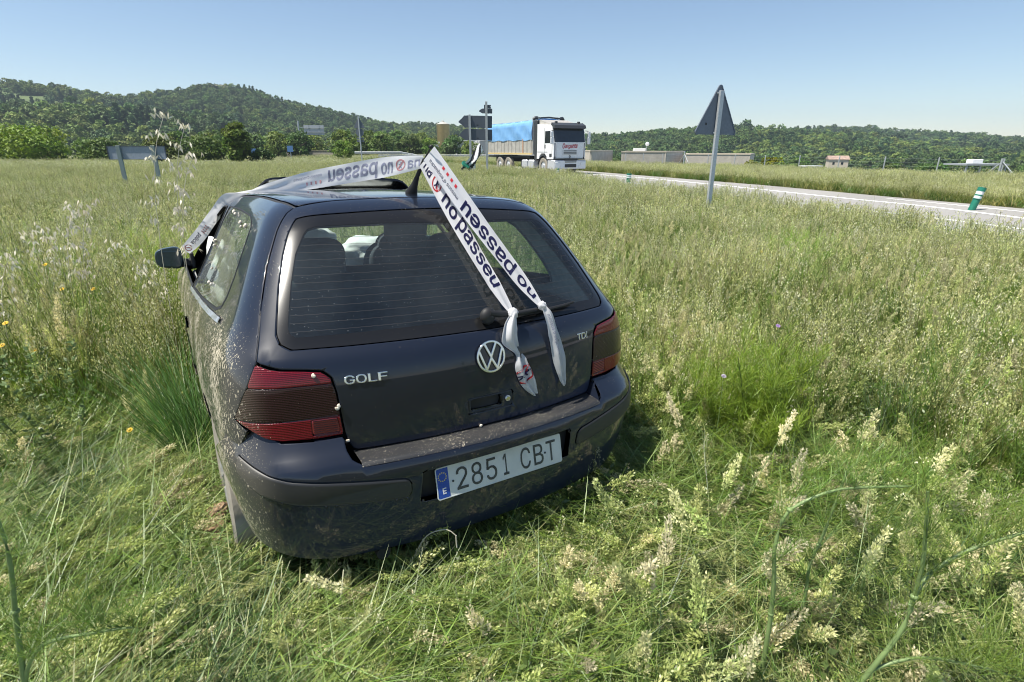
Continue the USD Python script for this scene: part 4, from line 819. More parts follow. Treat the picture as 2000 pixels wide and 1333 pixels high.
obj('arrow_board', frame(extrude(g, .03), (0, .075, 0), (1, 0, 0), (0, 0, 1)), 'sign_back_dark', t, label='small arrow board at the top')
obj('symbol_board', frame(extrude(sbox(.34, 3.66, .69, 3.82).buffer(.01), .03), (0, .078, 0), (1, 0, 0), (0, 0, 1)), 'sign_back_dark', t)
# bent chevron board
t = thing('chevron_board', 'crumpled black and white striped chevron board bent over in the grass', 'chevron board', (-2.2, 31, 0), rotz=.1)
nx, nz_ = 14, 22; V = []; 
for j in range(nz_):
    s = j/(nz_-1); cx = -.12+.62*s**2.2-.12*sin(s*6); z = .15+1.62*s; hw_ = .40*(1-s)**.6+.07
    for i in range(nx):
        u = i/(nx-1)*2-1; V.append((cx+u*hw_, .10*sin(u*3+s*5)+.06*sin(s*9+u), z+.10*u*sin(s*4)))
V = np.array(V); fw, fb = [], []
for j in range(nz_-1):
    for i in range(nx-1):
        q = [j*nx+i, j*nx+i+1, (j+1)*nx+i+1, (j+1)*nx+i]; k = int(((i/(nx-1))*2.2+abs(j/(nz_-1)-.5)*3.6)*1.5) % 2; (fb if k else fw).append(q)
def solid(V, F, d=.006):
    V2 = np.vstack([V+[0, -d, 0], V+[0, d, 0]]); F = np.array(F); return V2, np.vstack([F, F[:, ::-1]+len(V)])
obj('white_stripes', solid(V, fw), 'reflective', t); obj('black_stripes', solid(V, fb), 'black_paint', t)
obj('post', tube([(-.10, .08, -.3), (-.08, .08, .5), (.1, .10, 1.1)], .03), 'galvanised', t)
# green flexible posts
def delineator(name, label, x, y, h, lean, r, rz=0):
    t = thing(name, label, 'delineator post', (x, y, 0), rotz=rz, group='green delineator posts along the road')
    ax = np.array([lean, .02, 1.]); ax /= np.linalg.norm(ax)
    seg = [(0, .48, 'green_plastic', 'tube', 1), (.48, .62, 'reflective', 'reflective_band', 1.03), (.62, .68, 'green_plastic', 'tube', 1.06), (.68, .83, 'reflective', 'reflective_band', 1.03), (.83, 1., 'green_plastic', 'cap', 1.12)]
    for a, b, m, nm, k in seg: obj(nm, cyl(ax*a*h-(ax*.05 if a == 0 else 0), ax*b*h, r*k, n=20), m, t, smooth=40)
    obj('collar', cyl(ax*.48*h, ax*.50*h, r*1.2, n=20), 'green_plastic', t, smooth=40)
delineator('delineator_post', 'battered green delineator post with two white bands, leaning, at the right edge', 12.45, 15.0, .60, .24, .085)
delineator('delineator_post', 'short green delineator post in the grass between the truck and the warning sign', 5.79, 28, .42, .03, .11)
delineator('delineator_post', 'green delineator post in front of the truck bumper', 2.70, 33, .50, -.1, .10)
t = thing('fallen_marker', 'round green marker tilted against the bent chevron board', 'road marker', (-2.55, 30.9, 0)); obj('disc', cyl((0, 0, .72), (.06, -.03, .78), .24, n=24), 'green_plastic', t, smooth=40); obj('post', cyl((.02, .04, -.2), (.03, .02, .72), .03), 'galvanised', t)
# sign group on one pole, far left of the aerial
t = thing('road_sign', 'back of a triangle above a disc on a tall grey pole, before the hill', 'road sign', (-13.15, 50, 0))
obj('pole', cyl((0, 0, -.3), (0, 0, 4.2), .055), 'galvanised', t, smooth=40)
obj('triangle_panel', frame(extrude(tri(1.0, .05), .02), (0, .07, 3.28), (1, 0, 0), (0, 0, 1)), 'sign_back', t); obj('disc_panel', frame(extrude(Point(0, 2.90).buffer(.34), .02), (0, .07, 0), (1, 0, 0), (0, 0, 1)), 'sign_back', t); obj('small_panel', cat([bx(0, .06, 2.43, .62, .02, .16), bx(0, .06, 2.22, .62, .02, .14)]), 'sign_back', t)
# billboard, blue signs
t = thing('billboard', 'grey back of a gantry style direction board on a pole at the hill foot', 'billboard', (-40.5, 110, 0), rotz=.1)
obj('pole', cyl((0, 0, -.5), (.1, 0, 6.6), .14), 'galvanised', t); obj('panel', bx(2.85, .12, 5.0, 3.7, .08, 1.75), 'galvanised', t); obj('frame_bar', cat([bx(2.5, 0, 5.4, 4.9, .1, .1), bx(2.5, 0, 4.6, 4.9, .1, .1), bx(1.9, .04, 5, .1, .06, 1.7), bx(3.8, .04, 5, .1, .06, 1.7)]), 'galvanised', t)
for x, z, lb in ((-33.7, 1.25, 'small blue sign low before the hedge, left one of two'), (-29.0, 1.6, 'small blue sign before the hedge, right one of two')):
    t = thing('blue_sign', lb, 'road sign', (x, 75, 0)); obj('panel', bx(0, 0, z, .75, .03, .75), 'blue_sign', t); obj('post', cyl((0, .05, -.3), (0, .05, z+.3), .04), 'galvanised', t)
# crash barrier
def rail(name, label, P, z, gap=4.0):
    P = np.array(P, float); o = np.array([*P[0], 0]); t = thing(name, label, 'crash barrier', o); ln = LineString(P); n = max(2, int(ln.length/2)); Q = np.array([ln.interpolate(s, normalized=True).coords[0] for s in np.linspace(0, 1, n)])
    prof = [(-.0, -.155), (.04, -.12), (.04, -.04), (-.03, -.02), (-.03, .02), (.04, .04), (.04, .12), (0, .155)]
    d = np.gradient(Q, axis=0); d /= np.linalg.norm(d, axis=1, keepdims=True); nr = np.c_[d[:, 1], -d[:, 0]]
    zz = np.broadcast_to(z, n)
    V = np.array([[*(Q[i]+nr[i]*a), zz[i]+b] for i in range(n) for a, b in prof])-o; m = len(prof)
    F = np.array([[i*m+k, (i+1)*m+k, (i+1)*m+k+1, i*m+k+1] for i in range(n-1) for k in range(m-1)])
    obj('beam', solid(V, F, .003), 'galvanised', t)
    for s in np.arange(0, ln.length, gap):
        q = np.array([*ln.interpolate(s).coords[0], 0])-o; obj('post', move(bx(0, .06, .15, .08, .05, .95), *q), 'galvanised', t)
rail('crash_barrier', 'long galvanised crash barrier along the far side of the road', [(-19.6, 84), (-9, 85.5), (2, 84), (7.5, 80)], .62)
zr = np.interp(np.linspace(0, 1, 5), [0, .78, 1], [.98, .98, .62])
rail('crash_barrier', 'higher crash barrier end sloping down, left of the tan silo', [(-25, 91), (-15.0, 90)], np.interp(np.linspace(0, 1, max(2, int(LineString([(-25, 91), (-15.0, 90)]).length/2))), [0, .75, 1], [1.05, 1.05, .62]))
t = thing('low_wall', 'low pinkish wall at the far end of the field', 'wall', (-36, 104, 0)); obj('wall', bx(0, 0, .5, 11, .3, 1.5), 'concrete', t); obj('coping', bx(0, 0, 1.28, 11.1, .4, .07), 'concrete_top', t)
# silo
t = thing('silo', 'tan metal silo on short legs beside the white shed', 'silo', (-16.6, 140, 0))
s_ = trimesh.creation.revolve([(0, 7.95), (.25, 7.9), (.3, 7.75), (1.52, 7.25), (1.55, 7.2), (1.55, 1.05), (.5, .75), (0, .72)][::-1], sections=40)
obj('body', trimesh.creation.revolve([(1.5, 1.0), (1.55, 1.05), (1.55, 7.2)], sections=40), 'silo_gold', t, smooth=40)
obj('ring', cat([trimesh.creation.revolve([(1.55, z-.03), (1.575, z-.02), (1.575, z+.02), (1.55, z+.03)], sections=40) for z in (1.6, 2.6, 3.6, 4.6, 5.6, 6.5)]), 'silo_gold', t, smooth=40)
obj('roof', trimesh.creation.revolve([(1.62, 7.18), (1.6, 7.26), (.32, 7.75), (.3, 8.0), (0, 8.05)], sections=40), 'silo_top', t, smooth=40)
obj('hopper', trimesh.creation.revolve([(.3, .2), (1.5, 1.02)], sections=32), 'silo_gold', t, smooth=40)
for k in range(6): obj('leg', move(bx(0, 0, .4, .14, .14, 1.4), 1.4*cos(k*pi/3), 1.4*sin(k*pi/3), 0), 'galvanised', t)
obj('sticker', move(bx(0, 0, 0, .4, .02, .5), -.9, -1.30, 3.0), 'white_paint', t)
# white shed and wall
t = thing('shed', 'white shed with a large panelled side, behind the arrow boards', 'shed', (-10.3, 130, 0))
A_, B_ = np.array([-2.9, 0.]), np.array([3.1, -1.5]); 
obj('side_wall', cat([bx(0.1, -.6, 1.2, 6.1, .2, 4.2, rz=-.2)]), 'white_wall', t); obj('grey_end', bx(4.6, -.9, 1.2, 3.3, .2, 4.1, rz=.25), 'grey_wall', t); obj('roof', bx(.9, 2.2, 3.36, 8.6, 6.6, .14), 'white_paint', t)
for k in range(3): obj('panel_joint', move(bx(0, 0, 1.3, .08, .05, 4.1), -2.6+k*2.6, -.18-(k*.52)+(-.05), 0), 'grey_wall', t)
obj('joint_rail', bx(.1, -.72, 1.4, 6.0, .04, .07, rz=-.2), 'grey_wall', t); obj('end_post', bx(-2.95, -.1, 1.2, .25, .3, 4.3), 'white_paint', t)
t = thing('low_wall', 'white wall left of the tan silo', 'wall', (-18.6, 131, 0)); obj('wall', bx(0, 0, .6, 3.7, .25, 3.7), 'white_wall', t); obj('coping', bx(0, 0, 2.48, 3.8, .35, .07), 'white_paint', t)
# concrete basins
def basin(name, label, P, z1, z0=-5.):
    P = np.array(P, float); o = np.array([*P.mean(0), 0]); t = thing(name, label, 'concrete basin', o); g = Polygon(P-o[:2]); n = len(P)
    for i in range(n):
        a, b = P[i]-o[:2], P[(i+1) % n]-o[:2]; d = (b-a)/np.linalg.norm(b-a); w = extrude(LineString([a, b]).buffer(.12, cap_style=3), z1-.12-z0, z0)
        obj('wall', w, 'concrete', t)
    obj('parapet', extrude(g.buffer(.16, join_style=2).difference(g.buffer(-.2, join_style=2)), .12, z1-.118), 'concrete_top', t); obj('deck', extrude(g.buffer(-.13, join_style=2), .05, z1-.35), 'concrete_top', t)
basin('concrete_basin', 'grey concrete basin wall next to the truck cab', [(8.3, 60.2), (8.0, 72), (11.0, 72), (11.2, 64.5)], 1.45)
basin('concrete_basin', 'pale flat concrete basin, the long middle one of three', [(11.6, 60), (15.95, 59.6), (19.6, 66), (14, 69)], 1.36)
basin('concrete_basin', 'pale concrete basin behind the warning sign post, rightmost of three', [(18.6, 60.6), (24.3, 58.6), (27, 64), (20.5, 67)], 1.12)
t = thing('roof_unit', 'small white box and dish on the basin roof', 'equipment', (14.2, 64, 1.05)); obj('box', bx(0, 0, .3, 1.3, .6, .6, r=.03), 'white_paint', t); obj('mast', cyl((.8, 0, 0), (.8, 0, 1.1), .03), 'galvanised', t); obj('dish', move(blob(.22, 2, 0, squash=(1, .4, 1)), .85, 0, 1.05), 'white_paint', t)
# fence
def fpost(i, label=None):
    q = FENCE0+FENCED*i; z = float(gz(np.array([q[0]]), np.array([q[1]]))[0])
    return q, z
for i in range(12):
    q, z = fpost(i); top = 1.13+.004*i
    if i == 0:
        t = thing('fence_post', 'thick strainer post with two slanting struts at the right end of the fence', 'fence post', (*q, z))
        for dx in (-.05, .05): obj('post', cyl((dx, 0, -.2), (dx, 0, top-z), .045), 'galvanised', t, smooth=40)
        for d in (FENCED, np.array([.55, -.9])*1.6): e_ = d/np.linalg.norm(d)*1.35; obj('strut', cyl((e_[0], e_[1], -.2), (0, 0, top-z-.15), .03), 'galvanised', t, smooth=40)
    elif i == 8:
        t = thing('fence_post', 'strainer post with struts in front of the middle basin', 'fence post', (*q, z)); obj('post', cyl((0, 0, -.2), (0, 0, top+.25-z), .05), 'galvanised', t, smooth=40)
        for s in (-1, 1): e_ = s*FENCED/np.linalg.norm(FENCED)*1.3; obj('strut', cyl((e_[0], e_[1], -.2), (0, 0, top-z), .03), 'galvanised', t, smooth=40)
    else:
        t = thing('fence_post', 'thin grey metal post of the wire fence beyond the road, %s from the right end' % ['', 'second', 'third', 'fourth', 'fifth', 'sixth', 'seventh', 'eighth', '', 'tenth', 'eleventh', 'twelfth'][i], 'fence post', (*q, z), group='fence posts beyond the road'); obj('post', cyl((0, 0, -.2), (0, 0, top-z), .032), 'galvanised', t, smooth=40); obj('cap', move(blob(.035, 1, 0, squash=(1, 1, .5)), 0, 0, top-z), 'galvanised', t)
o = np.array([*FENCE0, 0.]); t = thing('fence_wire', 'thin wire mesh strung between the fence posts beyond the road', 'fence wire', o); q1 = FENCED*11
zb = [float(gz(np.array([(FENCE0+FENCED*i)[0]]), np.array([(FENCE0+FENCED*i)[1]]))[0]) for i in range(12)]
for k in range(7): obj('wire', tube([(*(FENCED*i), (1.05+.004*i)*(k/6.)+(zb[i]+.15)*(1-k/6.)) for i in range(12)], .0025, 3), 'galvanised', t)
# far houses
t = thing('farmhouse', 'small farmhouse with a red tiled roof among the valley trees', 'house', (93, 163, -3.6), rotz=-.3, scale=.62); obj('wall', bx(0, 0, 1.4, 8, 6, 5), 'stone_wall', t)
rf = trimesh.Trimesh([(-4.4, -3.4, 3.6), (4.4, -3.4, 3.6), (4.4, 3.4, 3.6), (-4.4, 3.4, 3.6), (-4.4, 0, 5.2), (4.4, 0, 5.2)], [[0, 1, 5], [0, 5, 4], [2, 3, 4], [2, 4, 5], [0, 4, 3], [1, 2, 5], [0, 3, 2], [0, 2, 1]]); obj('roof', move(rf, 0, 0, .32), 'roof_tile', t)
for x in (-2, 1.5): obj('window', bx(x, -3.02, 2.2, .9, .06, 1.1), 'window_dark', t)
t = thing('low_shed', 'low grey flat roofed shed with a white tank on top, at the right edge', 'shed', (48.9, 60, -3)); obj('roof', bx(0, 0, 3.05, 4.4, 3.2, .16), 'galvanised', t); 
for x in (-2, -.6, .8, 2): obj('post', bx(x, -1.4, 1.4, .14, .14, 3.2), 'galvanised', t)
obj('tank', move(bx(0, 0, 0, 1.1, .9, .42, r=.05), -.2, 0, 3.36), 'white_paint', t)
t = thing('white_building', 'long low white roof down in the valley', 'building', (62, 118, -4)); obj('roof', bx(0, 0, 2.3, 3.6, 3, .2), 'white_paint', t); obj('wall', bx(0, 0, 1.0, 3.2, 2.6, 2.4), 'white_wall', t)
t = thing('ruined_walls', 'long low ruin walls on the top of the left hill', 'ruin', (-231, 460, 43.2)); 
obj('wall', bx(0, 0, 2, 26, 1.5, 5.5), 'stone_wall', t); obj('broken_top', cat([bx(-8, 0, 4.9, 6, 1.4, .9), bx(5, 0, 4.9, 9, 1.4, .7)]), 'stone_wall', t)

# ---- lorry
plain('lorry_white', (.80, .80, .80), .3, coat=.5, var=.03, scale=3.); plain('lorry_silver', (.56, .57, .59), .35, metal=.3, coat=.3); plain('lorry_dark', (.045, .048, .052), .4); plain('alu_side', (.50, .47, .42), .5, metal=.35, var=.14, scale=3.); plain('tipper_yellow', (.55, .42, .18), .7); plain('rust', (.42, .22, .12), .9); plain('lamp_clear', (.55, .57, .58), .15, coat=1.); plain('lorry_red', (.33, .012, .03), .4)
mat('tarp_blue', {'g': ('texture_coordinate', {}), 'n': ('noise_texture', {'scale': 2.2, 'detail': 4.}), 'r': ('rgb_ramp', {'ramp': [(.3, (.15, .34, .62)), (.7, (.22, .44, .72))]}), 'p': ('principled_bsdf', {'roughness': .45})}, [('g.object', 'n.vector'), ('n.fac', 'r.fac'), ('r.color', 'p.base_color')])
t = thing('lorry', 'white tipper lorry with a blue tarpaulin over its body coming along the road', 'truck', (3.72, 36.75, 0), rotz=-(pi-.49))
def side_prism(P, w): return frame(extrude(Polygon(P), w), (-w/2, 0, 0), (0, 1, 0), (0, 0, 1), (1, 0, 0))
cabp = [(-.12, .95), (-.05, 1.1), (-.05, 1.95), (-.28, 2.86), (-.50, 3.02), (-2.1, 3.10), (-2.12, .95), (-1.85, .95), (-1.8, 1.12), (-1.55, 1.30), (-1.15, 1.30), (-.90, 1.12), (-.85, .95)]
cabm = obj('cab', side_prism(cabp, 2.42), 'lorry_white', t)
def onfront(g, d, z0=None, off=.004, mt='lorry_dark', name='panel', par=t, lab=None):
    """polygon in (x, z) put on the cab front, raked above the waist"""
    m = extrude(g, d); v = m.vertices.copy(); z = v[:, 1]; y = np.where(z > 1.95, -.05-(z-1.95)*(.23/.91), -.05); V = np.c_[-v[:, 0], y+off+v[:, 2], z]
    return obj(name, trimesh.Trimesh(V, m.faces[:, ::-1], process=False), mt, par, label=lab)
# in this view +x of these polygons is to the right of the picture
dense_box = lambda x0, z0, x1, z1: Polygon([(x0, z0), (x1, z0), (x1, (z0+z1)/2), (x1, z1), (x0, z1), (x0, (z0+z1)/2)])
onfront(dense_box(-1.16, 1.98, 1.16, 2.80).buffer(-.05).buffer(.05), .02, mt='window_dark', name='windscreen')
obj('visor', cat([side_prism([(-.22, 2.78), (.02, 2.80), (-.05, 2.98), (-.42, 3.14), (-.50, 3.0)], 2.36)]), 'lorry_dark', t)
obj('roof_lamp', cat([bx(-.85, -.4, 3.16, .16, .14, .12, r=.02), bx(.85, -.4, 3.16, .16, .14, .12, r=.02)]), 'lorry_dark', t)
obj('roof_deflector', side_prism([(-.6, 3.02), (-2.0, 3.36), (-2.1, 3.36), (-2.1, 3.05)], 2.1), 'alu_side', t)
fp = onfront(sbox(-1.02, 1.02, 1.02, 1.93).buffer(-.03).buffer(.03), .03, mt='lorry_silver', name='front_panel')
onfront(sbox(-.55, 1.22, .55, 1.52), .03, off=.032, mt='lorry_silver', name='grille_surround', par=fp)
for k in range(3): onfront(sbox(-.50, 1.25+k*.09, .50, 1.30+k*.09), .02, off=.05, mt='black_paint', name='grille_slat', par=fp)
bdg = Polygon([(0, .11), (.075, 0), (0, -.11), (-.075, 0)]); bdg = bdg.difference(Polygon([(0, .06), (.04, 0), (0, -.06), (-.04, 0)])); from shapely import affinity as AF
onfront(AF.translate(bdg, 0, 1.10), .02, off=.034, mt='lorry_dark', name='emblem', par=fp)
tm = meshkit.text_mesh('Garganta', .24, .01, bold=True); v = tm.vertices.copy(); v[:, 0] += .28*v[:, 1]; big = v[:, 0] < .19
v[:, 1] = np.where(big, v[:, 1]*1.30-.03, v[:, 1]); v[:, 0] -= (v[:, 0].max()+v[:, 0].min())/2; v[:, 0] *= 1.14/(v[:, 0].max()-v[:, 0].min())
obj('lettering', trimesh.Trimesh(np.c_[-v[:, 0], -.05+.034+v[:, 2], v[:, 1]+1.63], tm.faces[:, ::-1], process=False), 'lorry_red', fp)
onfront(sbox(.20, 1.83, .60, 1.85), .01, off=.034, mt='lorry_red', name='stroke', par=fp)
bm = obj('bumper', cat([bx(0, -.15, .62, 2.45, .5, .56, r=.06)]), 'lorry_silver', t)
obj('bumper_slot', cat([bx(0, .105, .93, .95, .06, .12), bx(0, .105, .55, .85, .06, .20), bx(0, .105, .78, .85, .06, .05), bx(0, -.0, .95, 2.3, .16, .05)]), 'black_paint', bm)
for s in (-1, 1):
    obj('headlamp', bx(s*.97, .075, .66, .42, .10, .24, r=.03), 'lamp_clear', bm); obj('fog_lamp', bx(s*.72, .102, .50, .22, .02, .12, r=.008), 'lamp_clear', bm)
    obj('side_air_guide', bx(s*1.12, -.06, 1.45, .06, .06, .95), 'lorry_dark', t)
    mr = obj('mirror', cat([bx(s*1.42, .02, 2.45, .18, .14, .34, r=.03), bx(s*1.40, .02, 2.06, .20, .16, .42, r=.03)]), 'lorry_silver', t); obj('mirror_arm', cat([cyl((s*1.2, -.1, 2.66), (s*1.42, 0, 2.64), .02), cyl((s*1.2, -.1, 1.92), (s*1.42, 0, 1.92), .02)]), 'lorry_dark', mr)
    dm = obj('door_window', bx(s*1.212, -.72, 2.28, .014, .78, .72, r=.006), 'window_dark', t); obj('door_line', cat([bx(s*1.214, -1.18, 1.9, .008, .02, 1.85), bx(s*1.214, -.24, 1.7, .008, .02, 1.2), bx(s*1.216, -1.45, 1.38, .008, 1.3, .02)]), 'lorry_dark', t); obj('door_handle', bx(s*1.218, -1.08, 1.72, .02, .10, .22, r=.008), 'lorry_dark', t)
    obj('step_box', bx(s*1.18, -.42, .62, .10, .62, .5, r=.02), 'lorry_silver', t); obj('step_lamp', bx(s*1.218, -.42, 1.18, .02, .26, .2, r=.008), 'lorry_dark', t)
obj('air_stack', cat([bx(.95, -2.4, 2.1, .42, .34, 2.5, r=.05), bx(-.6, -2.4, 2.0, 1.0, .3, 2.2, r=.05)]), 'lorry_dark', t)
obj('chassis', cat([bx(0, -5.3, .85, 1.0, 8.6, .3), bx(0, -6.5, 1.06, 2.2, 6.5, .12)]), 'black_paint', t)
for y in (-3.0, -3.9): obj('fuel_tank', bx(.95, y, .62, .5, .75, .55, r=.1), 'lorry_silver', t)
bd = obj('tipper_body', cat([bx(0, -6.15, 1.72, 2.48, 6.9, 1.0), bx(0, -2.68, 2.3, 2.48, .1, 2.2)]), 'alu_side', t)
for k, y in enumerate(np.linspace(-9.5, -2.85, 7)):
    obj('side_rib', cat([bx(s*1.255, y, 1.72, .04, .09, 1.0) for s in (-1, 1)]), 'alu_side' if k != 5 else 'rust', bd)
for y in np.linspace(-9.0, -3.4, 11): obj('panel_seam', cat([bx(s*1.243, y, 1.72, .01, .02, .96) for s in (-1, 1)]), 'lorry_dark', bd)
obj('lower_rail', cat([bx(s*1.26, -6.15, 1.25, .05, 6.9, .10) for s in (-1, 1)]), 'tipper_yellow', bd)
ny, ns = 70, 26; V = []
for i in range(ny):
    y = -9.6+6.95*i/(ny-1); top = 3.28+.10*(i/(ny-1))**3
    for j in range(ns):
        u = j/(ns-1)*2-1; k = abs(u)
        if k < .45: x = u/.45*1.2; z = top+.10*(1-(x/1.2)**2)+.02*sin(i*.5)
        else: x = math.copysign(1.275, u); z = top-(k-.45)/.55*(top-2.12); x += math.copysign(1, u)*(.045*math.sin(i*.31+z*2.1)*math.sin(z*3)+.05*(meshkit.noise(np.array([[y*1.3+z*1.1, z*1.4-y*.5, 3.]]))[0]-.4))
        V.append((x, y, z+.03*math.sin(i*.4)*(k > .9)))
F = [[i*ns+j, (i+1)*ns+j, (i+1)*ns+j+1, i*ns+j+1] for i in range(ny-1) for j in range(ns-1)]
tp = obj('tarpaulin', solid(np.array(V), F, .0), 'tarp_blue', t, smooth=60); obj('rolled_edge', cat([tube([(s*1.2, -2.72, 3.40), (s*1.05, -2.62, 3.52), (s*.9, -2.6, 3.5)], .1, 8) for s in (-1, 1)]+[tube([(-1.1, -2.6, 3.48), (0, -2.6, 3.55), (1.1, -2.6, 3.48)], .05, 8)]), 'lorry_dark', tp, smooth=50)
def lwheel(x, y):
    w = trimesh.creation.revolve([(.28, -.14), (.46, -.16), (.51, -.12), (.52, 0), (.51, .12), (.46, .16), (.28, .14)], sections=36); w.apply_transform(trimesh.transformations.rotation_matrix(pi/2, [0, 1, 0])); w.apply_translation([x, y, .52])
    o = obj('wheel', w, 'tyre_rubber', t, smooth=40); s = np.sign(x); obj('hub', cat([cyl((x, y, .52), (x+s*.10, y, .52), .29, n=24), cyl((x+s*.1, y, .52), (x+s*.17, y, .52), .12, n=16)]), 'lorry_silver', o, smooth=40)
for s in (-1, 1):
    for y in (-1.35, -6.3, -7.65): lwheel(s*1.05, y)
    obj('mudguard', trimesh.Trimesh(*(lambda a: (np.vstack([np.c_[np.full(16, s*.9), -1.35+.62*np.cos(a), .52+.62*np.sin(a)], np.c_[np.full(16, s*1.235), -1.35+.62*np.cos(a), .52+.62*np.sin(a)]]), np.array([[i, i+1, 17+i] for i in range(15)]+[[i, 17+i, 16+i] for i in range(15)])))(np.linspace(.1, pi-.1, 16)), process=False), 'lorry_dark', t)


# ================================================================== PLANTS
rg = np.random.default_rng(5)
GREEN, YGREEN, DGREEN, STRAW, SEED, PALE = (.090, .180, .024), (.165, .255, .040), (.045, .110, .018), (.45, .43, .21), (.50, .51, .21), (.64, .62, .40)
def blades(P, az, L, w, lean, curl, seg, col, rng, taper=True, tiltw=None, colv=.25):
    """n grass blades as bent ribbons"""
    P = np.asarray(P, float); n = len(P); az, L, w, lean, curl = (np.broadcast_to(np.asarray(q, float), n) for q in (az, L, w, lean, curl))
    t = np.linspace(0, 1, seg+1); V = np.zeros((n, seg+1, 2, 3)); q = P.copy(); tw = rng.uniform(-1.2, 1.2, n) if tiltw is None else tiltw
    side0 = np.stack([-np.sin(az+tw), np.cos(az+tw), 0*az], 1)
    for k in range(seg+1):
        wk = w*(1-t[k]**1.6*.92 if taper else 1)
        if taper and k == 0: wk = w*.6
        V[:, k, 0] = q-side0*wk[:, None]/2 if np.ndim(wk) else q-side0*wk/2; V[:, k, 1] = q+side0*wk[:, None]/2 if np.ndim(wk) else q+side0*wk/2
        if k < seg:
            ph = lean+curl*(t[k]+.5/seg); ds = L/seg; q = q+np.stack([np.cos(az)*np.sin(ph)*ds, np.sin(az)*np.sin(ph)*ds, np.cos(ph)*ds], 1)
    i = np.arange(n)[:, None]*(2*(seg+1)); k = np.arange(seg)[None]*2; b = (i+k).ravel()
    F = np.stack([b, b+1, b+3, b+2], 1)
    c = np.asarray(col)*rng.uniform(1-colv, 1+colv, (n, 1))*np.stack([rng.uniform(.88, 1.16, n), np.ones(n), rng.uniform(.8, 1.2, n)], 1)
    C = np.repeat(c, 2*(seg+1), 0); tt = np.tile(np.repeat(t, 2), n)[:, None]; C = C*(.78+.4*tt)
    return V.reshape(-1, 3), F, C, q
def kites(P, D, ln, w, col, rng, colv=.2):
    """seeds: four-cornered pointed flakes along D"""
    n = len(P); D = D/np.linalg.norm(D, axis=1, keepdims=True); a = np.cross(D, rng.normal(size=(n, 3))); a /= np.linalg.norm(a, axis=1, keepdims=True)
    ln = np.broadcast_to(ln, n)[:, None]*rng.uniform(.75, 1.25, (n, 1)); w = np.broadcast_to(w, n)[:, None]*rng.uniform(.8, 1.2, (n, 1))
    V = np.stack([P, P+D*ln*.4+a*w/2, P+D*ln, P+D*ln*.4-a*w/2], 1).reshape(-1, 3); c = np.asarray(col)*rng.uniform(1-colv, 1+colv, (n, 1))
    return V, np.arange(4*n).reshape(n, 4), np.repeat(c, 4, 0)
class Plant:
    def __init__(s): s.V, s.F, s.C, s.k = [], [], [], 0
    def add(s, v, f, c): s.V.append(v); s.F.append(f+s.k); s.C.append(c); s.k += len(v)
    def out(s, nm): return nm, np.vstack(s.V), np.vstack(s.F), np.vstack(s.C)
def disc(rng, n, r): a = rng.uniform(0, 2*pi, n); d = r*np.sqrt(rng.uniform(0, 1, n)); return np.c_[d*np.cos(a), d*np.sin(a), np.zeros(n)]
def meadow(rng, nb, ns, h, r, wide=1., col=YGREEN, seed='fine', ll=1.):
    p = Plant()
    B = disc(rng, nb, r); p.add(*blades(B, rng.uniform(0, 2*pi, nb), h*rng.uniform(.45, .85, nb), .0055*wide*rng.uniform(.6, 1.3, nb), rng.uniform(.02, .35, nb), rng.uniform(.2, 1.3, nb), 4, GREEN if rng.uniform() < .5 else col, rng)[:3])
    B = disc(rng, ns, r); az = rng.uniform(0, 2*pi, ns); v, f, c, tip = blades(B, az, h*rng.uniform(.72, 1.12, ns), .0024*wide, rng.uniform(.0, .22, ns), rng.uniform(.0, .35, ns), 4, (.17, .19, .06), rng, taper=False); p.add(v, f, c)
    for i in range(ns):
        if seed == 'fine':
            m = int(22*ll); t = rng.uniform(0, 1, m); ax = np.array([.15*cos(az[i]), .15*sin(az[i]), 1.]); sp = (1-t)*.036*min(wide, 2)+.004; off = rng.normal(size=(m, 3))*[1, 1, .3]; off /= np.linalg.norm(off, axis=1, keepdims=True)
            P = tip[i]-ax*(.12*(1-t))[:, None]+off*sp[:, None]; p.add(*kites(P, off*.6+ax, (.0135 if wide < 2 else .010)*wide, (.0058 if wide < 2 else .0045)*wide, SEED if rng.uniform() < .65 else PALE, rng))
        elif seed == 'spike':
            m = int(20*ll); t = np.linspace(0, 1, m); ax = np.array([.2*cos(az[i]), .2*sin(az[i]), 1.]); off = rng.normal(size=(m, 3))*[1, 1, .2]; off /= np.linalg.norm(off, axis=1, keepdims=True)
            P = tip[i]-ax*(.075*(1-t))[:, None]+off*.004; p.add(*kites(P, off*.9+ax*.8, .011*wide, .005*wide, SEED if rng.uniform() < .6 else STRAW, rng))
        elif seed == 'oat':
            m = int(9*ll); t = np.linspace(0, 1, m); sd = np.array([cos(az[i]), sin(az[i]), 0]); P = tip[i]-np.array([0, 0, .2])*(1-t)[:, None]+sd*(.02+.045*rng.uniform(0, 1, m))[:, None]*rng.choice([-1, 1], m, p=[.25, .75])[:, None]
            p.add(*kites(P, np.c_[rng.normal(0, .4, (m, 2)), -np.ones(m)], .024*wide, .006*wide, (.56, .52, .38), rng)); p.add(*kites(P, np.c_[rng.normal(0, .4, (m, 2)), -np.ones(m)], .022*wide, .0055*wide, PALE, rng))
        elif seed == 'cock': cock(p, tip[i], np.array([.25*cos(az[i]), .25*sin(az[i]), 1.]), rng, 1.*wide)
    return p
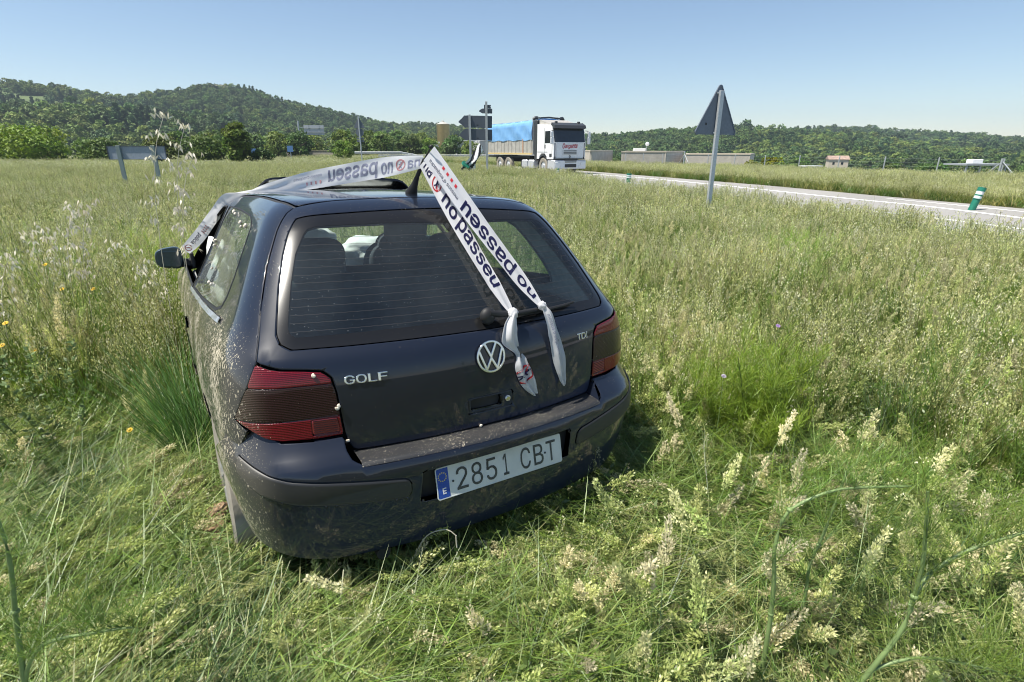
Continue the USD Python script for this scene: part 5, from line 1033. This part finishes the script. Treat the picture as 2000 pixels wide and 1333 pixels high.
def cock(p, tip, ax, rng, s=1., col=None):
    """dense lumpy flower head of a cocksfoot: a few bunches of pointed flakes"""
    ax = ax/np.linalg.norm(ax); side = np.cross(ax, rng.normal(size=3)); side /= np.linalg.norm(side); col = col if col is not None else [(.50, .53, .23), (.62, .58, .34), (.40, .47, .16)][rng.integers(0, 3)]
    for k in range(5):
        t = k/4; c = tip-ax*(.085*(1-t))*s+side*(.013*(1-t)*(1 if k % 2 else -1)+.002)*s; n = int(60-24*t); d = rng.normal(size=(n, 3)); d /= np.linalg.norm(d, axis=1, keepdims=True)
        P = c+d*(.0105-.004*t)*s*[1, 1, 1]+ax*rng.uniform(-.012, .012, (n, 1))*s; p.add(*kites(P, d*.8+ax*.9, (.0105*s), .0052*s, col, rng, .3))
def flatgrass(rng, n, r, L, zmax, col, w=.005, spread=.5):
    p = Plant(); B = disc(rng, n, r); B[:, 2] = rng.uniform(0, zmax, n)
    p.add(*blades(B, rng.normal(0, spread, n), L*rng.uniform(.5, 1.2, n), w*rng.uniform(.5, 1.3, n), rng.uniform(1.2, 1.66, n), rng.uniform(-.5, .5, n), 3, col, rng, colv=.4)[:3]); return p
def leafy(rng, n, h, r, lsize, col, nl=14):
    p = Plant(); B = disc(rng, n, r*.4); az = rng.uniform(0, 2*pi, n); v, f, c, tip = blades(B, az, h*rng.uniform(.6, 1.1, n), .003, rng.uniform(.05, .5, n), rng.uniform(0, .4, n), 3, (.10, .14, .04), rng, taper=False); p.add(v, f, c)
    for i in range(n):
        t = rng.uniform(.25, 1, nl); P = B[i]+(tip[i]-B[i])*t[:, None]; d = rng.normal(size=(nl, 3)); d[:, 2] = np.abs(d[:, 2])*.6+.1; p.add(*kites(P, d, lsize, lsize*.5, col, rng, .3))
    return p
def fennel(rng, h, nst, nb, nt, tl=.05, w=.0011, col=(.115, .215, .022), spread=.35):
    p = Plant(); B = disc(rng, nst, .04); az = rng.uniform(0, 2*pi, nst); L = h*rng.uniform(.6, 1.05, nst); ln = rng.uniform(.05, spread, nst); cu = rng.uniform(.0, .5, nst)
    v, f, c, tip = blades(B, az, L, .004, ln, cu, 5, (.11, .17, .05), rng, taper=False); p.add(v, f, c)
    V4 = v.reshape(nst, 6, 2, 3).mean(2)
    bp, bd = [], []
    for i in range(nst):
        for k in range(nb):
            t = rng.uniform(.2, 1)*5; j = min(int(t), 4); q = V4[i, j]+(V4[i, j+1]-V4[i, j])*(t-j); bp.append(q)
    bp = np.array(bp); n = len(bp); v, f, c, tip = blades(bp, rng.uniform(0, 2*pi, n), .16*h/.6*rng.uniform(.6, 1.3, n), .0018, rng.uniform(.3, 1.1, n), rng.uniform(-.2, .7, n), 3, col, rng, taper=False); p.add(v, f, c)
    V4 = v.reshape(n, 4, 2, 3).mean(2); q = V4[:, rng.integers(1, 4, nt)].reshape(-1, 3) if False else np.concatenate([V4[:, 1+(k % 3)]+(V4[:, (k % 3)]-V4[:, 1+(k % 3)])*rng.uniform(0, 1, (n, 1)) for k in range(nt)])
    m = len(q); p.add(*blades(q, rng.uniform(0, 2*pi, m), tl*rng.uniform(.5, 1.3, m), w, rng.uniform(.2, 1.5, m), rng.uniform(-.4, .4, m), 2, col, rng, taper=False)[:3]); return p
K = []
for i in range(5): K.append(meadow(rg, 34, 13, .62, .11, seed='fine').out('clump'))                     # 0-4
for i in range(2): K.append(meadow(rg, 30, 10, .60, .11, seed='spike').out('clump'))                    # 5-6
for i in range(2): K.append(meadow(rg, 28, 6, .72, .10, seed='oat').out('clump'))                       # 7-8
for i in range(2): K.append(meadow(rg, 34, 6, .58, .11, seed='cock').out('clump'))                      # 9-10
for i in range(2): K.append(leafy(rg, 16, .46, .14, .024, (.13, .19, .045), 20).out('clump'))               # 11-12
for i in range(2): K.append(fennel(rg, .62, 4, 12, 14).out('clump'))                                     # 13-14
for i in range(3): K.append(meadow(rg, 44, 14, .60, .30, wide=2.3, seed='fine', ll=.6).out('clump'))       # 15-17 further away
for i in range(1): K.append(meadow(rg, 44, 12, .60, .30, wide=2.3, seed='spike', ll=.6).out('clump'))      # 18
for i in range(3): K.append(meadow(rg, 40, 14, .58, .75, wide=5., seed='fine', ll=.45).out('clump'))       # 19-21 far
K.append(meadow(rg, 26, 12, .66, .10, col=DGREEN, seed='fine').out('clump'))
STR = (.30, .30, .10)
for i in range(2): K.append(meadow(rg, 46, 22, .66, .32, wide=2.2, col=STR, seed='fine', ll=.8).out('clump'))   # 23-24 yellowish verge                               # 22
CARPOLY = Polygon([(-.86, -.02), (.86, -.02), (.88, .8), (.87, 4.1), (-.87, 4.1), (-.88, .8)])
def in_car(x, y, grow=.0):
    q = w2car(np.c_[x, y, np.zeros(len(x))]); return shapely.contains_xy(CARPOLY.buffer(grow), q[:, 0], q[:, 1])
def flatness(x, y):
    """1 where the grass is trodden down: round the tail of the car"""
    nz = meshkit.fbm(np.stack([x*1.3, y*1.3, 0*x+2], -1), 3, 3)-.5
    lim = np.where(x < 0, 2.85+.12*(x+1.5), 2.65-.05*x); f = smooth01((lim+nz*1.0-y)/.35)
    return f*smooth01((3.6+x)/.5)*smooth01((2.3-x+nz)/.5)
def scatter(r0, r1, dens_, half=58):
    ar = .5*(r1**2-r0**2)*2*radians(half); n = int(ar*dens_); d = np.sqrt(rg.uniform(r0**2, r1**2, n)); a = rg.uniform(-radians(half), radians(half), n); return d*np.sin(a), d*np.cos(a)
P, S, I, Q = [], [], [], []
def lay(x, y, kinds_, prob, s0, s1, lean=.12, sink=.02, hmul=None):
    z = gz(x, y); n = len(x); z = np.broadcast_to(z, n); P.append(np.c_[x, y, z-sink]); s = rg.uniform(s0, s1, n)
    sz = s*(1 if hmul is None else hmul); S.append(np.c_[s, s, sz]); I.append(rg.choice(kinds_, n, p=np.array(prob)/np.sum(prob)))
    Q.append(yawq(rg.uniform(0, 2*pi, n), rg.normal(0, lean, n), rg.normal(0, lean, n)))
def clear_of(x, y, m):
    on = shapely.contains_xy(ROAD.buffer(m), x, y); return ~on
for r0, r1, d_, kk, pr, s0, s1 in ((.75, 4.2, 105, list(range(15))+[22], [6, 6, 6, 6, 6, 5, 5, 2, 2, 12, 12, 9, 9, 3, 3, 4], .75, 1.15), (4.2, 9, 55, list(range(15))+[22], [6, 6, 6, 6, 6, 5, 5, 2.5, 2.5, 10, 10, 7, 7, 2, 2, 4], .8, 1.2),
                                   (9, 20, 16, [15, 16, 17, 18, 7, 8, 9], [6, 6, 6, 6, 3, 3, 3], .8, 1.15), (20, 45, 7, [15, 16, 17, 18], [1, 1, 1, 1], .9, 1.2), (45, 110, 2.2, [19, 20, 21], [1, 1, 1], .85, 1.15)):
    x, y = scatter(r0, r1, d_)
    pat = meshkit.fbm(np.stack([x*.45+5, y*.45, 0*x], -1), 3, 6)
    hm = (.62+.70*pat)*(1-.16*(1-smooth01(shapely.distance(shapely.points(x, y), ROAD)/4.5-.1))*smooth01((26-y)/5)); fl = flatness(x, y) if r1 < 10 else np.zeros(len(x))
    keep = (rg.uniform(size=len(x)) > fl*.97) & clear_of(x, y, .35) & ~in_car(x, y, .06)
    hm = hm*(1-.45*fl)*(1+.34*smooth01((-1.0-x)/.8)*smooth01((8-y)/3)); x, y, hm = x[keep], y[keep], hm[keep]
    bey = (x > np.interp(y, FAR[:, 1], FAR[:, 0])) & (y < 70) if r0 > 8 else np.zeros(len(x), bool)
    lay(x[~bey], y[~bey], kk, pr, s0, s1, hmul=hm[~bey])
    if bey.any(): lay(x[bey], y[bey], [23, 24], [1, 1], s0, s1*1.1, hmul=hm[bey]*.80)
# low dark undergrowth everywhere near
x, y = scatter(.6, 7, 60); keep = clear_of(x, y, .4) & ~in_car(x, y, -.15) & (rg.uniform(size=len(x)) > .75*flatness(x, y)); x, y = x[keep], y[keep]; lay(x, y, [11, 12, 22, 0, 1], [2, 2, 3, 1, 1], .35, .6, .3)
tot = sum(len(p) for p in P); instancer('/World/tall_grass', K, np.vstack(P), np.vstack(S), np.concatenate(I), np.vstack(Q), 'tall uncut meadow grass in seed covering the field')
# trodden grass
K2 = [flatgrass(rg, 72, .15, .27, .10, c, w=.0042, spread=1.1).out('tuft') for c in (YGREEN, GREEN, (.16, .26, .05), (.21, .30, .08), (.29, .35, .14), DGREEN)]
for i in range(2):
    p = flatgrass(rg, 22, .14, .30, .10, (.2, .27, .08), w=.0042, spread=1.1); 
    for j in range(5): 
        q = np.append(rg.uniform(-.1, .35, 2), rg.uniform(.05, .13)); cock(p, q, np.array([1, rg.normal(0, .4), .15]), rg, 1.0)
    K2.append(p.out('tuft'))
K2.append(leafy(rg, 9, .16, .2, .026, (.12, .19, .05), 12).out('tuft'))
P, S, I, Q = [], [], [], []
x, y = scatter(.55, 4.3, 340); fl = flatness(x, y); keep = (rg.uniform(size=len(x)) < fl+.06) & ~in_car(x, y, -.05); x, y = x[keep], y[keep]; n = len(x)
ang = np.where(x < -.35, .75+.5*(meshkit.noise(np.c_[x*1.5, y*1.5, 0*x])-.5)*2, -.35+2.4*(meshkit.noise(np.c_[x*1.1+7, y*1.1, 0*x], 2)-.5)*2)+np.where(rg.uniform(size=n) < .5, 0, pi*(x > -.35))
zb = gz(x, y)+rg.uniform(0, .13, n)
P.append(np.c_[x, y, zb]); s = rg.uniform(.7, 1.25, n); S.append(np.c_[s, s, s]); pk = meshkit.noise(np.c_[x*2, y*2, 0*x+4], 7)
I.append(np.where(rg.uniform(size=n) < .34, rg.integers(6, 9, n), np.clip((pk*1.25-.12+rg.normal(0, .12, n))*6, 0, 5).astype(int))); Q.append(yawq(ang+rg.normal(0, .28, n), rg.normal(0, .10, n), rg.normal(0, .10, n)))
def bake(protos, P, S, I, Q):
    V, F, C, k = [], [], [], 0
    for p, s, i, q in zip(P, S, I, Q):
        _, v, f, c = protos[i]; w, x, y, z = q; Rm = np.array([[1-2*(y*y+z*z), 2*(x*y-z*w), 2*(x*z+y*w)], [2*(x*y+z*w), 1-2*(x*x+z*z), 2*(y*z-x*w)], [2*(x*z-y*w), 2*(y*z+x*w), 1-2*(x*x+y*y)]])
        V.append((v*s)@Rm.T+p); F.append(f+k); C.append(c*rg.uniform(.75, 1.25)); k += len(v)
    return np.vstack(V), np.vstack(F), np.vstack(C)
v, f, c = bake(K2, np.vstack(P), np.vstack(S), np.concatenate(I), np.vstack(Q))
tag(rawmesh('trodden_grass', v, f, 'grass', color=c), 'pale trodden grass lying flat behind the car', None, kind='stuff')
# ---- single plants
def plant_thing(name, label, cat_, loc, parts, group=None, rotz=0):
    t = thing(name, label, cat_, loc, rotz=rotz, group=group)
    for nm, mesh_, m in parts:
        if isinstance(mesh_, Plant): _, v, f, c = mesh_.out(nm); rawmesh(nm, v, f, m, t, color=c)
        else: obj(nm, mesh_, m, t, smooth=60)
    return t
plain('fennel_stem', (.17, .24, .09), .45, var=.25, scale=12.); plain('dead_stem', (.52, .48, .38), .7); plain('petal_yellow', (.75, .48, .02), .6); plain('petal_white', (.75, .73, .72), .6); plain('petal_purple', (.25, .16, .34), .7); plain('thistle_fluff', (.36, .32, .38), .9)
def stem_thing(label, lines, radii, seed, heads=(), loc=None):
    o = np.array(loc if loc is not None else [*lines[0][0][:2], lines[0][0][2]]); r_ = np.random.default_rng(seed)
    t = thing('fennel_stalk', label, 'fennel', o)
    for i, (L_, rd) in enumerate(zip(lines, radii)):
        q, _ = catmull(np.array(L_)-o, 24); obj('stem' if i == 0 else 'branch', tube(q, np.linspace(rd[0], rd[1], 24), 10), 'fennel_stem', t, smooth=60)
        nod = [move(blob(rd[0]*1.0, 1, .05, squash=(1, 1, .8), seed=j), *q[j]) for j in (8, 16)]; [obj('node', m_, 'fennel_stem', t, smooth=60) for m_ in nod]
    p = Plant()
    for L_ in lines:
        q, _ = catmull(np.array(L_)-o, 30)
        for j in (6, 11, 15, 19, 22, 25, 27, 29):
            n = 9; b = np.repeat(q[j][None], n, 0); v, f, c, tip = blades(b, r_.uniform(0, 2*pi, n), r_.uniform(.06, .16, n), .0013, r_.uniform(.3, 1.2, n), r_.uniform(0, .6, n), 4, (.09, .16, .03), r_, taper=False); p.add(v, f, c)
            V4 = v.reshape(n, 5, 2, 3).mean(2)[:, 1:].reshape(-1, 3); V4 = np.repeat(V4, 4, 0); m = len(V4); p.add(*blades(V4, r_.uniform(0, 2*pi, m), r_.uniform(.02, .05, m), .0009, r_.uniform(.2, 1.4, m), 0, 2, (.13, .21, .035), r_, taper=False)[:3])
    nm, v, f, c = p.out('thread_leaf'); rawmesh('thread_leaf', v, f, 'grass', t, color=c); return t
stem_thing('thick green fennel stalk leaning right in the bottom right corner, with two side branches', [[(.70, .95, 0), (.766, .95, .193), (.852, .95, .383), (.901, .95, .556), (.897, .95, .686), (.881, .95, .781), (.859, .95, .884)], [(.898, .95, .58), (.96, .98, .659), (1.006, .98, .701), (1.125, .98, .757), (1.201, .98, .797)], [(.85, .95, .38), (.963, .95, .423), (1.09, .95, .399), (1.227, .95, .349)]], [(.0085, .003), (.0055, .0025), (.004, .002)], 1)
stem_thing('slim fennel stalk bending over to the right, left of the thick one', [[(.72, 1.15, 0), (.715, 1.15, .272), (.7, 1.15, .47), (.685, 1.15, .571), (.692, 1.15, .667), (.736, 1.15, .713), (.831, 1.15, .751), (.995, 1.15, .758)]], [(.008, .0025)], 2)
stem_thing('short upright fennel stalk between the slim and the thick one', [[(.83, 1.2, 0), (.827, 1.2, .387), (.821, 1.2, .458), (.84, 1.2, .579), (.855, 1.2, .708), (.863, 1.2, .77)]], [(.006, .003)], 3)
stem_thing('small fennel stalk behind the thick one at right', [[(1.06, 1.3, 0), (1.064, 1.3, .27), (1.062, 1.3, .348), (1.087, 1.3, .443), (1.13, 1.3, .516)]], [(.006, .003)], 4)
stem_thing('thick fennel stalk at the left bottom corner of the picture', [[(-1.15, .9, 0), (-1.127, .9, .298), (-1.101, .9, .444), (-1.068, .9, .608), (-1.035, .9, .758), (-1.028, .9, .822), (-1.034, .9, .883)], [(-1.102, .9, .42), (-1.019, .9, .528), (-.905, .9, .557), (-.823, .9, .572)]], [(.009, .0035), (.005, .0025)], 5)
for lb, x, y, h, sd, nst in (('bushy bright green fennel right of the rear bumper', 1.22, 2.50, .66, 11, 30), ('bright green fennel clump in the meadow behind the car, towards the warning sign', 3.1, 6.0, .75, 12, 12), ('fennel bush beside the left front door', -2.55, 4.1, .85, 13, 12), ('tall fennel left of the outside mirror', -3.1, 4.9, .95, 14, 9), ('feathery fennel at the left picture edge', -2.75, 3.0, .6, 15, 9), ('fennel clump at the right edge of the picture', 3.0, 3.4, .6, 16, 9)):
    r_ = np.random.default_rng(sd); plant_thing('fennel_bush', lb, 'fennel', (x, y, float(gz(np.array([x]), np.array([y]))[0])), [('thread_leaf', fennel(r_, h, nst, 26, 20, tl=.06, w=.0018, col=(.20, .31, .035), spread=.7 if nst > 10 else .4), 'grass')])
def oat(label, x, y, h, sd, az, group=None):
    r_ = np.random.default_rng(sd); o = (x, y, float(gz(np.array([x]), np.array([y]))[0])); q = np.array([[0, 0, 0], [.02*cos(az), .02*sin(az), h*.4], [.06*cos(az), .06*sin(az), h*.72], [.12*cos(az), .12*sin(az), h*.9], [.20*cos(az), .20*sin(az), h]]); q, _ = catmull(q, 16)
    p = Plant(); n = 46; j = r_.integers(10, 16, n); b = q[j]; v, f, c, tip = blades(b, r_.uniform(0, 2*pi, n), r_.uniform(.02, .075, n), .0012, r_.uniform(.3, 1.3, n), r_.uniform(.2, 1., n), 3, (.4, .36, .22), r_, taper=False); p.add(v, f, c)
    s_ = Plant()
    for rep in range(2): s_.add(*kites(tip, np.c_[r_.normal(0, .45, (n, 2)), -np.ones(n)], .036, .011, (.74, .69, .55), r_, .15))
    plant_thing('oat_stalk', label, 'wild oat', o, [('stem', tube(q, np.linspace(.0022, .0012, 16), 6), 'dead_stem'), ('stalklet', p, 'grass'), ('spikelet', s_, 'grass')], group)
oat('tallest wild oat with shining pale spikelets rising over the left sign panel', -2.12, 3.2, 1.80, 31, .2); oat('second tall wild oat leaning right beside the tallest one', -2.02, 3.25, 1.74, 32, -.1); oat('drooping wild oat right of the tall pair', -1.93, 3.1, 1.58, 33, .0)
for i, (x, y, h) in enumerate([(-2.62, 3.2, 1.45), (-2.8, 3.3, 1.4), (-3.0, 3.6, 1.25), (-2.3, 3.5, 1.2), (-3.4, 3.9, 1.2), (-1.75, 3.6, 1.15), (-2.9, 2.9, 1.1), (-3.3, 3.2, 1.2)]):
    oat('pale wild oat stalk standing over the grass at the left', x, y, h*.9, 40+i, i*1.3, 'wild oats at the left')
def flower(name, label, c_, x, y, z, mt, r_=.014, npet=14, group=None):
    g0 = float(gz(np.array([x]), np.array([y]))[0]); pe = []
    for k in range(npet):
        a = k*2*pi/npet; m = trimesh.Trimesh([(0, -.002, 0), (r_*.6, -.0035, .002), (r_, 0, .001), (r_*.6, .0035, .002), (0, .002, 0)], [[0, 1, 2], [0, 2, 4], [4, 2, 3]], process=False); m.apply_transform(trimesh.transformations.rotation_matrix(a, [0, 0, 1])); pe.append(m)
    h = cat(pe); h.apply_transform(trimesh.transformations.rotation_matrix(.5, [1, 0, 0])); h.apply_translation([0, 0, z-g0])
    plant_thing(name, label, c_, (x, y, g0), [('stem', tube([(0.01, .01, 0), (.004, 0, (z-g0)*.6), (0, 0, z-g0)], .0013, 5), 'fennel_stem'), ('petal', h, mt), ('centre', move(blob(r_*.3, 1, 0), 0, 0, z-g0+.002), mt)], group)
for lb, x, y, z in (('yellow flower at the left edge, upper of two', -2.75, 2.8, .66), ('yellow flower at the left edge, lower of two', -2.76, 2.75, .55), ('yellow flower right of the pair at the left edge', -2.64, 2.8, .50), ('yellow flower in the tall grass left of the mirror', -2.9, 3.4, .70), ('small yellow flower nearest to the outside mirror', -2.7, 3.4, .70), ('topmost yellow flower in the left grass', -3.05, 3.5, .84), ('yellow flower low beside the trodden grass', -1.95, 2.45, .20), ('yellow flower in the meadow at right', 2.4, 5.2, .62), ('yellow flower right of the fennel clump', 3.3, 5.0, .6)):
    flower('yellow_flower', lb, 'flower', x, y, z, 'petal_yellow', .017)
flower('bindweed_flower', 'white bindweed flower under the number plate', 'flower', .11, 2.06, .05, 'petal_white', .02, 10); flower('bindweed_flower', 'second white bindweed flower right of the first, in the bumper shade', 'flower', .21, 2.10, .06, 'petal_white', .018, 10)
flower('thistle', 'fluffy grey thistle head on the fennel right of the bumper', 'flower', 1.02, 2.4, .52, 'thistle_fluff', .013, 20); flower('purple_flower', 'small purple flower in the grass right of the car', 'flower', 1.55, 3.0, .58, 'petal_purple', .015, 16)
def weed(label, x, y, h, n, ls, sd, nl=26, col=(.10, .15, .05)):
    r_ = np.random.default_rng(sd); plant_thing('leafy_weed', label, 'weed', (x, y, float(gz(np.array([x]), np.array([y]))[0])), [('leaf', leafy(r_, n, h, .3, ls, col, nl), 'grass')])
weed('leafy grey green weed among the grass at the left edge', -2.42, 2.55, .72, 12, .030, 51, 60, (.17, .23, .09)); weed('second leafy weed below it at the left edge', -2.25, 2.3, .5, 9, .028, 52, 50, (.16, .22, .08))
weed('leafy weed under the middle of the rear bumper', -.42, 1.60, .26, 15, .030, 53, 30, (.14, .22, .06)); weed('leafy weed under the bumper left of the middle', -.62, 1.62, .24, 13, .028, 54, 28, (.13, .21, .06)); weed('leafy weed under the bumper right of the dead stem', -.12, 1.62, .22, 12, .026, 55, 26, (.14, .22, .06))
o = (-.26, 1.56, 0); q, _ = catmull([(-.12, .04, .05), (-.08, .0, .20), (-.02, -.02, .30), (.03, -.02, .315), (.065, -.02, .29)], 20); plant_thing('dead_stem', 'bleached dead stem arching in front of the bumper shade', 'dead stem', o, [('stem', tube(q, .0018, 6), 'dead_stem'), ('hanging_stem', tube([(.066, -.02, .29), (.068, -.02, .20), (.068, -.022, .11)], .0025, 6), 'dead_stem')])
def tuft(label, x, y, n, L, az, lean, sd, col):
    r_ = np.random.default_rng(sd); p = Plant(); B = disc(r_, n, .10); p.add(*blades(B, r_.normal(az, .45, n), L*r_.uniform(.5, 1.1, n), .0042, r_.uniform(lean*.5, lean*1.2, n), r_.uniform(.2, .7, n), 6, col, r_, colv=.35)[:3]); plant_thing('grass_tuft', label, 'grass tuft', (x, y, float(gz(np.array([x]), np.array([y]))[0])), [('blade', p, 'grass')])
tuft('long dark green grass tuft combed away from the left rear wheel', -1.52, 2.36, 420, .90, 2.5, .55, 61, (.055, .13, .022)); tuft('long green tuft in front of the left rear wheel', -1.62, 1.85, 180, .55, 2.9, 1.0, 62, (.06, .11, .025)); tuft('green tuft under the left end of the bumper', -.98, 1.72, 150, .40, -1.2, .9, 63, (.06, .12, .024)); tuft('dark upright grass tuft at the right picture edge', 2.5, 2.75, 220, .65, 1.8, .4, 64, (.05, .10, .03)); tuft('bluish upright tuft right of the fennel bush', 2.0, 2.5, 160, .55, 1.2, .4, 65, (.06, .10, .04))
cl = [move(blob(r_, 2, .5, 4., seed=k), *p_) for k, (r_, p_) in enumerate([(.05, (.02, 0, .02)), (.04, (.05, -.05, .0)), (.035, (-.01, .05, .06)), (.028, (-.02, -.05, .0)), (.03, (.03, .03, .09)), (.02, (.06, -.09, .0)), (.018, (-.04, -.01, .03))])]
t = thing('clay_heap', 'reddish clay lumps thrown up beside the left rear wheel', 'soil heap', (-1.215, 1.82, .075)); [obj('lump', m_, 'soil_clay', t) for m_ in cl]
# big cocksfoot heads standing in the lower right
def cock_thing(x, y, z, az, ln, sd, s=1.25):
    r_ = np.random.default_rng(sd); g0 = float(gz(np.array([x]), np.array([y]))[0]); d = np.array([cos(az)*sin(ln), sin(az)*sin(ln), cos(ln)]); tip = np.array([0, 0, 0.])+d*(z-g0)/cos(ln)
    p = Plant(); cock(p, tip, d, r_, s, [(.68, .63, .42), (.60, .58, .32), (.52, .55, .24)][sd % 3]); cock(p, tip-d*.05*s+r_.normal(0, .01, 3), d+r_.normal(0, .3, 3), r_, s*.8)
    q, _ = catmull([(0, 0, 0), tip*.5+[0, 0, .03], tip-d*.06], 10); plant_thing('cocksfoot', 'cocksfoot stalk with a thick pale flower head, lower right', 'cocksfoot grass', (x, y, g0), [('stem', tube(q, .0013, 5), 'fennel_stem'), ('flower_head', p, 'grass')], 'cocksfoot heads in the lower right')
r_ = np.random.default_rng(77)
for k in range(70):
    x = r_.uniform(.25, 1.75); y = r_.uniform(1.0, 1.9)+.0*x; cock_thing(x, y, r_.uniform(.18, .52), r_.uniform(0, 2*pi), r_.uniform(.1, .8), 100+k, r_.uniform(.95, 1.35))
for k in range(26):
    x = r_.uniform(-.75, .25); y = r_.uniform(1.15, 1.5); cock_thing(x, y, r_.uniform(.12, .32), r_.uniform(0, 2*pi), r_.uniform(.2, .9), 200+k, r_.uniform(.9, 1.2))

# ---- trees and bushes at the edge of the field
plain('bark', (.16, .13, .10), .95, var=.3, scale=8., bump=.4, bscale=20)
class_ = {}
def make_tree(h, w, sd, col, nleaf=2600, size=.16, base=.12, ncl=34, shape='round', trunk=True):
    r_ = np.random.default_rng(sd); v, f, c = crown(r_, h, w, ncl, nleaf, size, col, base=base, shape=shape, var=.32); br = []
    if trunk:
        br.append(tube([(0, 0, -.3), (.03*h, 0, h*.25), (.01*h, .02*h, h*.5), (.03*h, 0, h*.8)], [.045*h**.8, .035*h**.8, .025*h**.8, .01], 8))
        for k in range(6): a = k*1.1+r_.uniform(0, .5); z0 = h*r_.uniform(.2, .5); br.append(tube([(0.02*h, 0, z0), (w*.2*cos(a), w*.2*sin(a), z0+h*.15), (w*.38*cos(a), w*.38*sin(a), z0+h*.28)], [.02*h**.8, .014*h**.8, .005], 6))
    return (v, f, c), (cat(br) if br else None)
def tree(name, label, c_, x, y, h, w, sd, col, z=None, group=None, **k):
    z = float(gz(np.array([x]), np.array([y]))[0]) if z is None else z
    (v, f, cc), br = make_tree(h, w, sd, col, **k); t = thing(name, label, c_, (x, y, z), group=group); rawmesh('crown', v, f, 'leaves', t, color=cc)
    if br is not None: obj('trunk', br, 'bark', t, smooth=60)
    return t
YB, MB, DB = (.17, .24, .030), (.105, .17, .034), (.06, .11, .026)
tree('tree', 'yellowish green tree with a dark hollow side, left of the car roof', 'tree', -26.3, 55, 4.0, 3.0, 1, (.16, .21, .028), nleaf=4200, size=.17)
tree('bush', 'broad bright green bush at the left picture edge', 'bush', -51, 60, 3.3, 9.5, 2, YB, nleaf=5200, size=.22, base=.0, trunk=False); tree('bush', 'lower dark green bush right of the broad bright one', 'bush', -44, 61, 2.3, 5.5, 3, MB, nleaf=3000, size=.2, base=0, trunk=False)
tree('bush', 'rounded olive bush behind the wild oats', 'bush', -35.5, 58, 2.7, 4.2, 4, (.075, .11, .02), nleaf=3000, size=.18, base=0, trunk=False); tree('bush', 'rounded bush left of the yellowish tree', 'bush', -31, 58, 2.5, 4.6, 5, (.08, .12, .024), nleaf=3000, size=.18, base=0, trunk=False); tree('bush', 'dark low bush at the foot of the yellowish tree', 'bush', -24.6, 56, 1.5, 2.6, 6, DB, nleaf=1500, size=.15, base=0, trunk=False)
tree('bush', 'light green young bush before the far road, right of the sign pole', 'bush', -20.0, 68, 2.6, 2.4, 7, (.12, .18, .03), nleaf=1800, size=.16, base=0, trunk=False)
tree('bush', 'yellow green round bush beside the fence posts', 'bush', 20.4, 45, 1.75, 1.9, 8, (.19, .21, .012), z=-.75, nleaf=1500, size=.12, base=0, trunk=False); tree('bush', 'thin yellowish bush left of the round yellow one', 'bush', 18.9, 45, 1.5, 1.3, 9, (.17, .19, .04), z=-.75, nleaf=700, size=.12, base=0, trunk=False)
protos = [tree('hedge_tree', 'leafy hedge tree at the foot of the left hill', 'tree', -38, 98, 4.2, 5.0, 10+i, c, group='hedge trees at the foot of the left hill', nleaf=1500, size=.3, base=.0) for i, c in enumerate([MB, (.13, .19, .03), (.08, .14, .034), (.11, .165, .045)])][:4]
for i, p in enumerate(protos): UsdGeom.XformCommonAPI(UsdGeom.Xform(p)).SetTranslate((-58+i*4.2, 100+2*(i % 2), 0))
def copy(p, x, y, s, label, group, rz=0, z=None):
    t = UsdGeom.Xform.Define(stage, numbered('/World/hedge_tree')); pr = t.GetPrim(); pr.GetReferences().AddInternalReference(p.GetPath()); pr.SetInstanceable(True)
    z = float(gz(np.array([x]), np.array([y]))[0]) if z is None else z
    t.ClearXformOpOrder(); t.AddTranslateOp(opSuffix='place').Set(Gf.Vec3d(x, y, z)); t.AddRotateZOp().Set(math.degrees(rz)); t.AddScaleOp().Set(Gf.Vec3f(s, s, s)); tag(pr, label, 'tree', group)
r_ = np.random.default_rng(3)
for i in range(34):
    x = -62+i*1.9+r_.normal(0, .6); y = r_.uniform(94, 128)+max(0, (x+25))*.9; copy(protos[r_.integers(0, 4)], x, y, r_.uniform(.65, 1.15), 'leafy hedge tree at the foot of the left hill', 'hedge trees at the foot of the left hill', r_.uniform(0, 6))
for i in range(22):
    x = -40+i*1.5+r_.normal(0, .6); y = r_.uniform(150, 190); copy(protos[r_.integers(0, 4)], x, y, r_.uniform(.8, 1.5), 'bushy tree behind the silo and the white shed', 'trees behind the silo and the shed', r_.uniform(0, 6), z=0)
for i in range(70):
    a = radians(r_.uniform(20, 48)); d = r_.uniform(105, 185); x, y = d*sin(a), d*cos(a)
    if math.hypot(x-91, y-158) < 9 or abs(math.degrees(a)-29.8) < 2.0 and d < 160: continue
    copy(protos[[0, 2, 2, 3][r_.integers(0, 4)]], x, y, r_.uniform(.6, 1.05), 'dark green tree in the valley beyond the fence', 'valley trees beyond the fence', r_.uniform(0, 6))
for i in range(26):
    a = radians(6+i*.7+r_.normal(0, .2)); d = r_.uniform(95, 180); copy(protos[[0, 2, 3][r_.integers(0, 3)]], d*sin(a), d*cos(a), r_.uniform(.7, 1.1), 'green tree behind the concrete basins', 'trees behind the concrete basins', r_.uniform(0, 6))
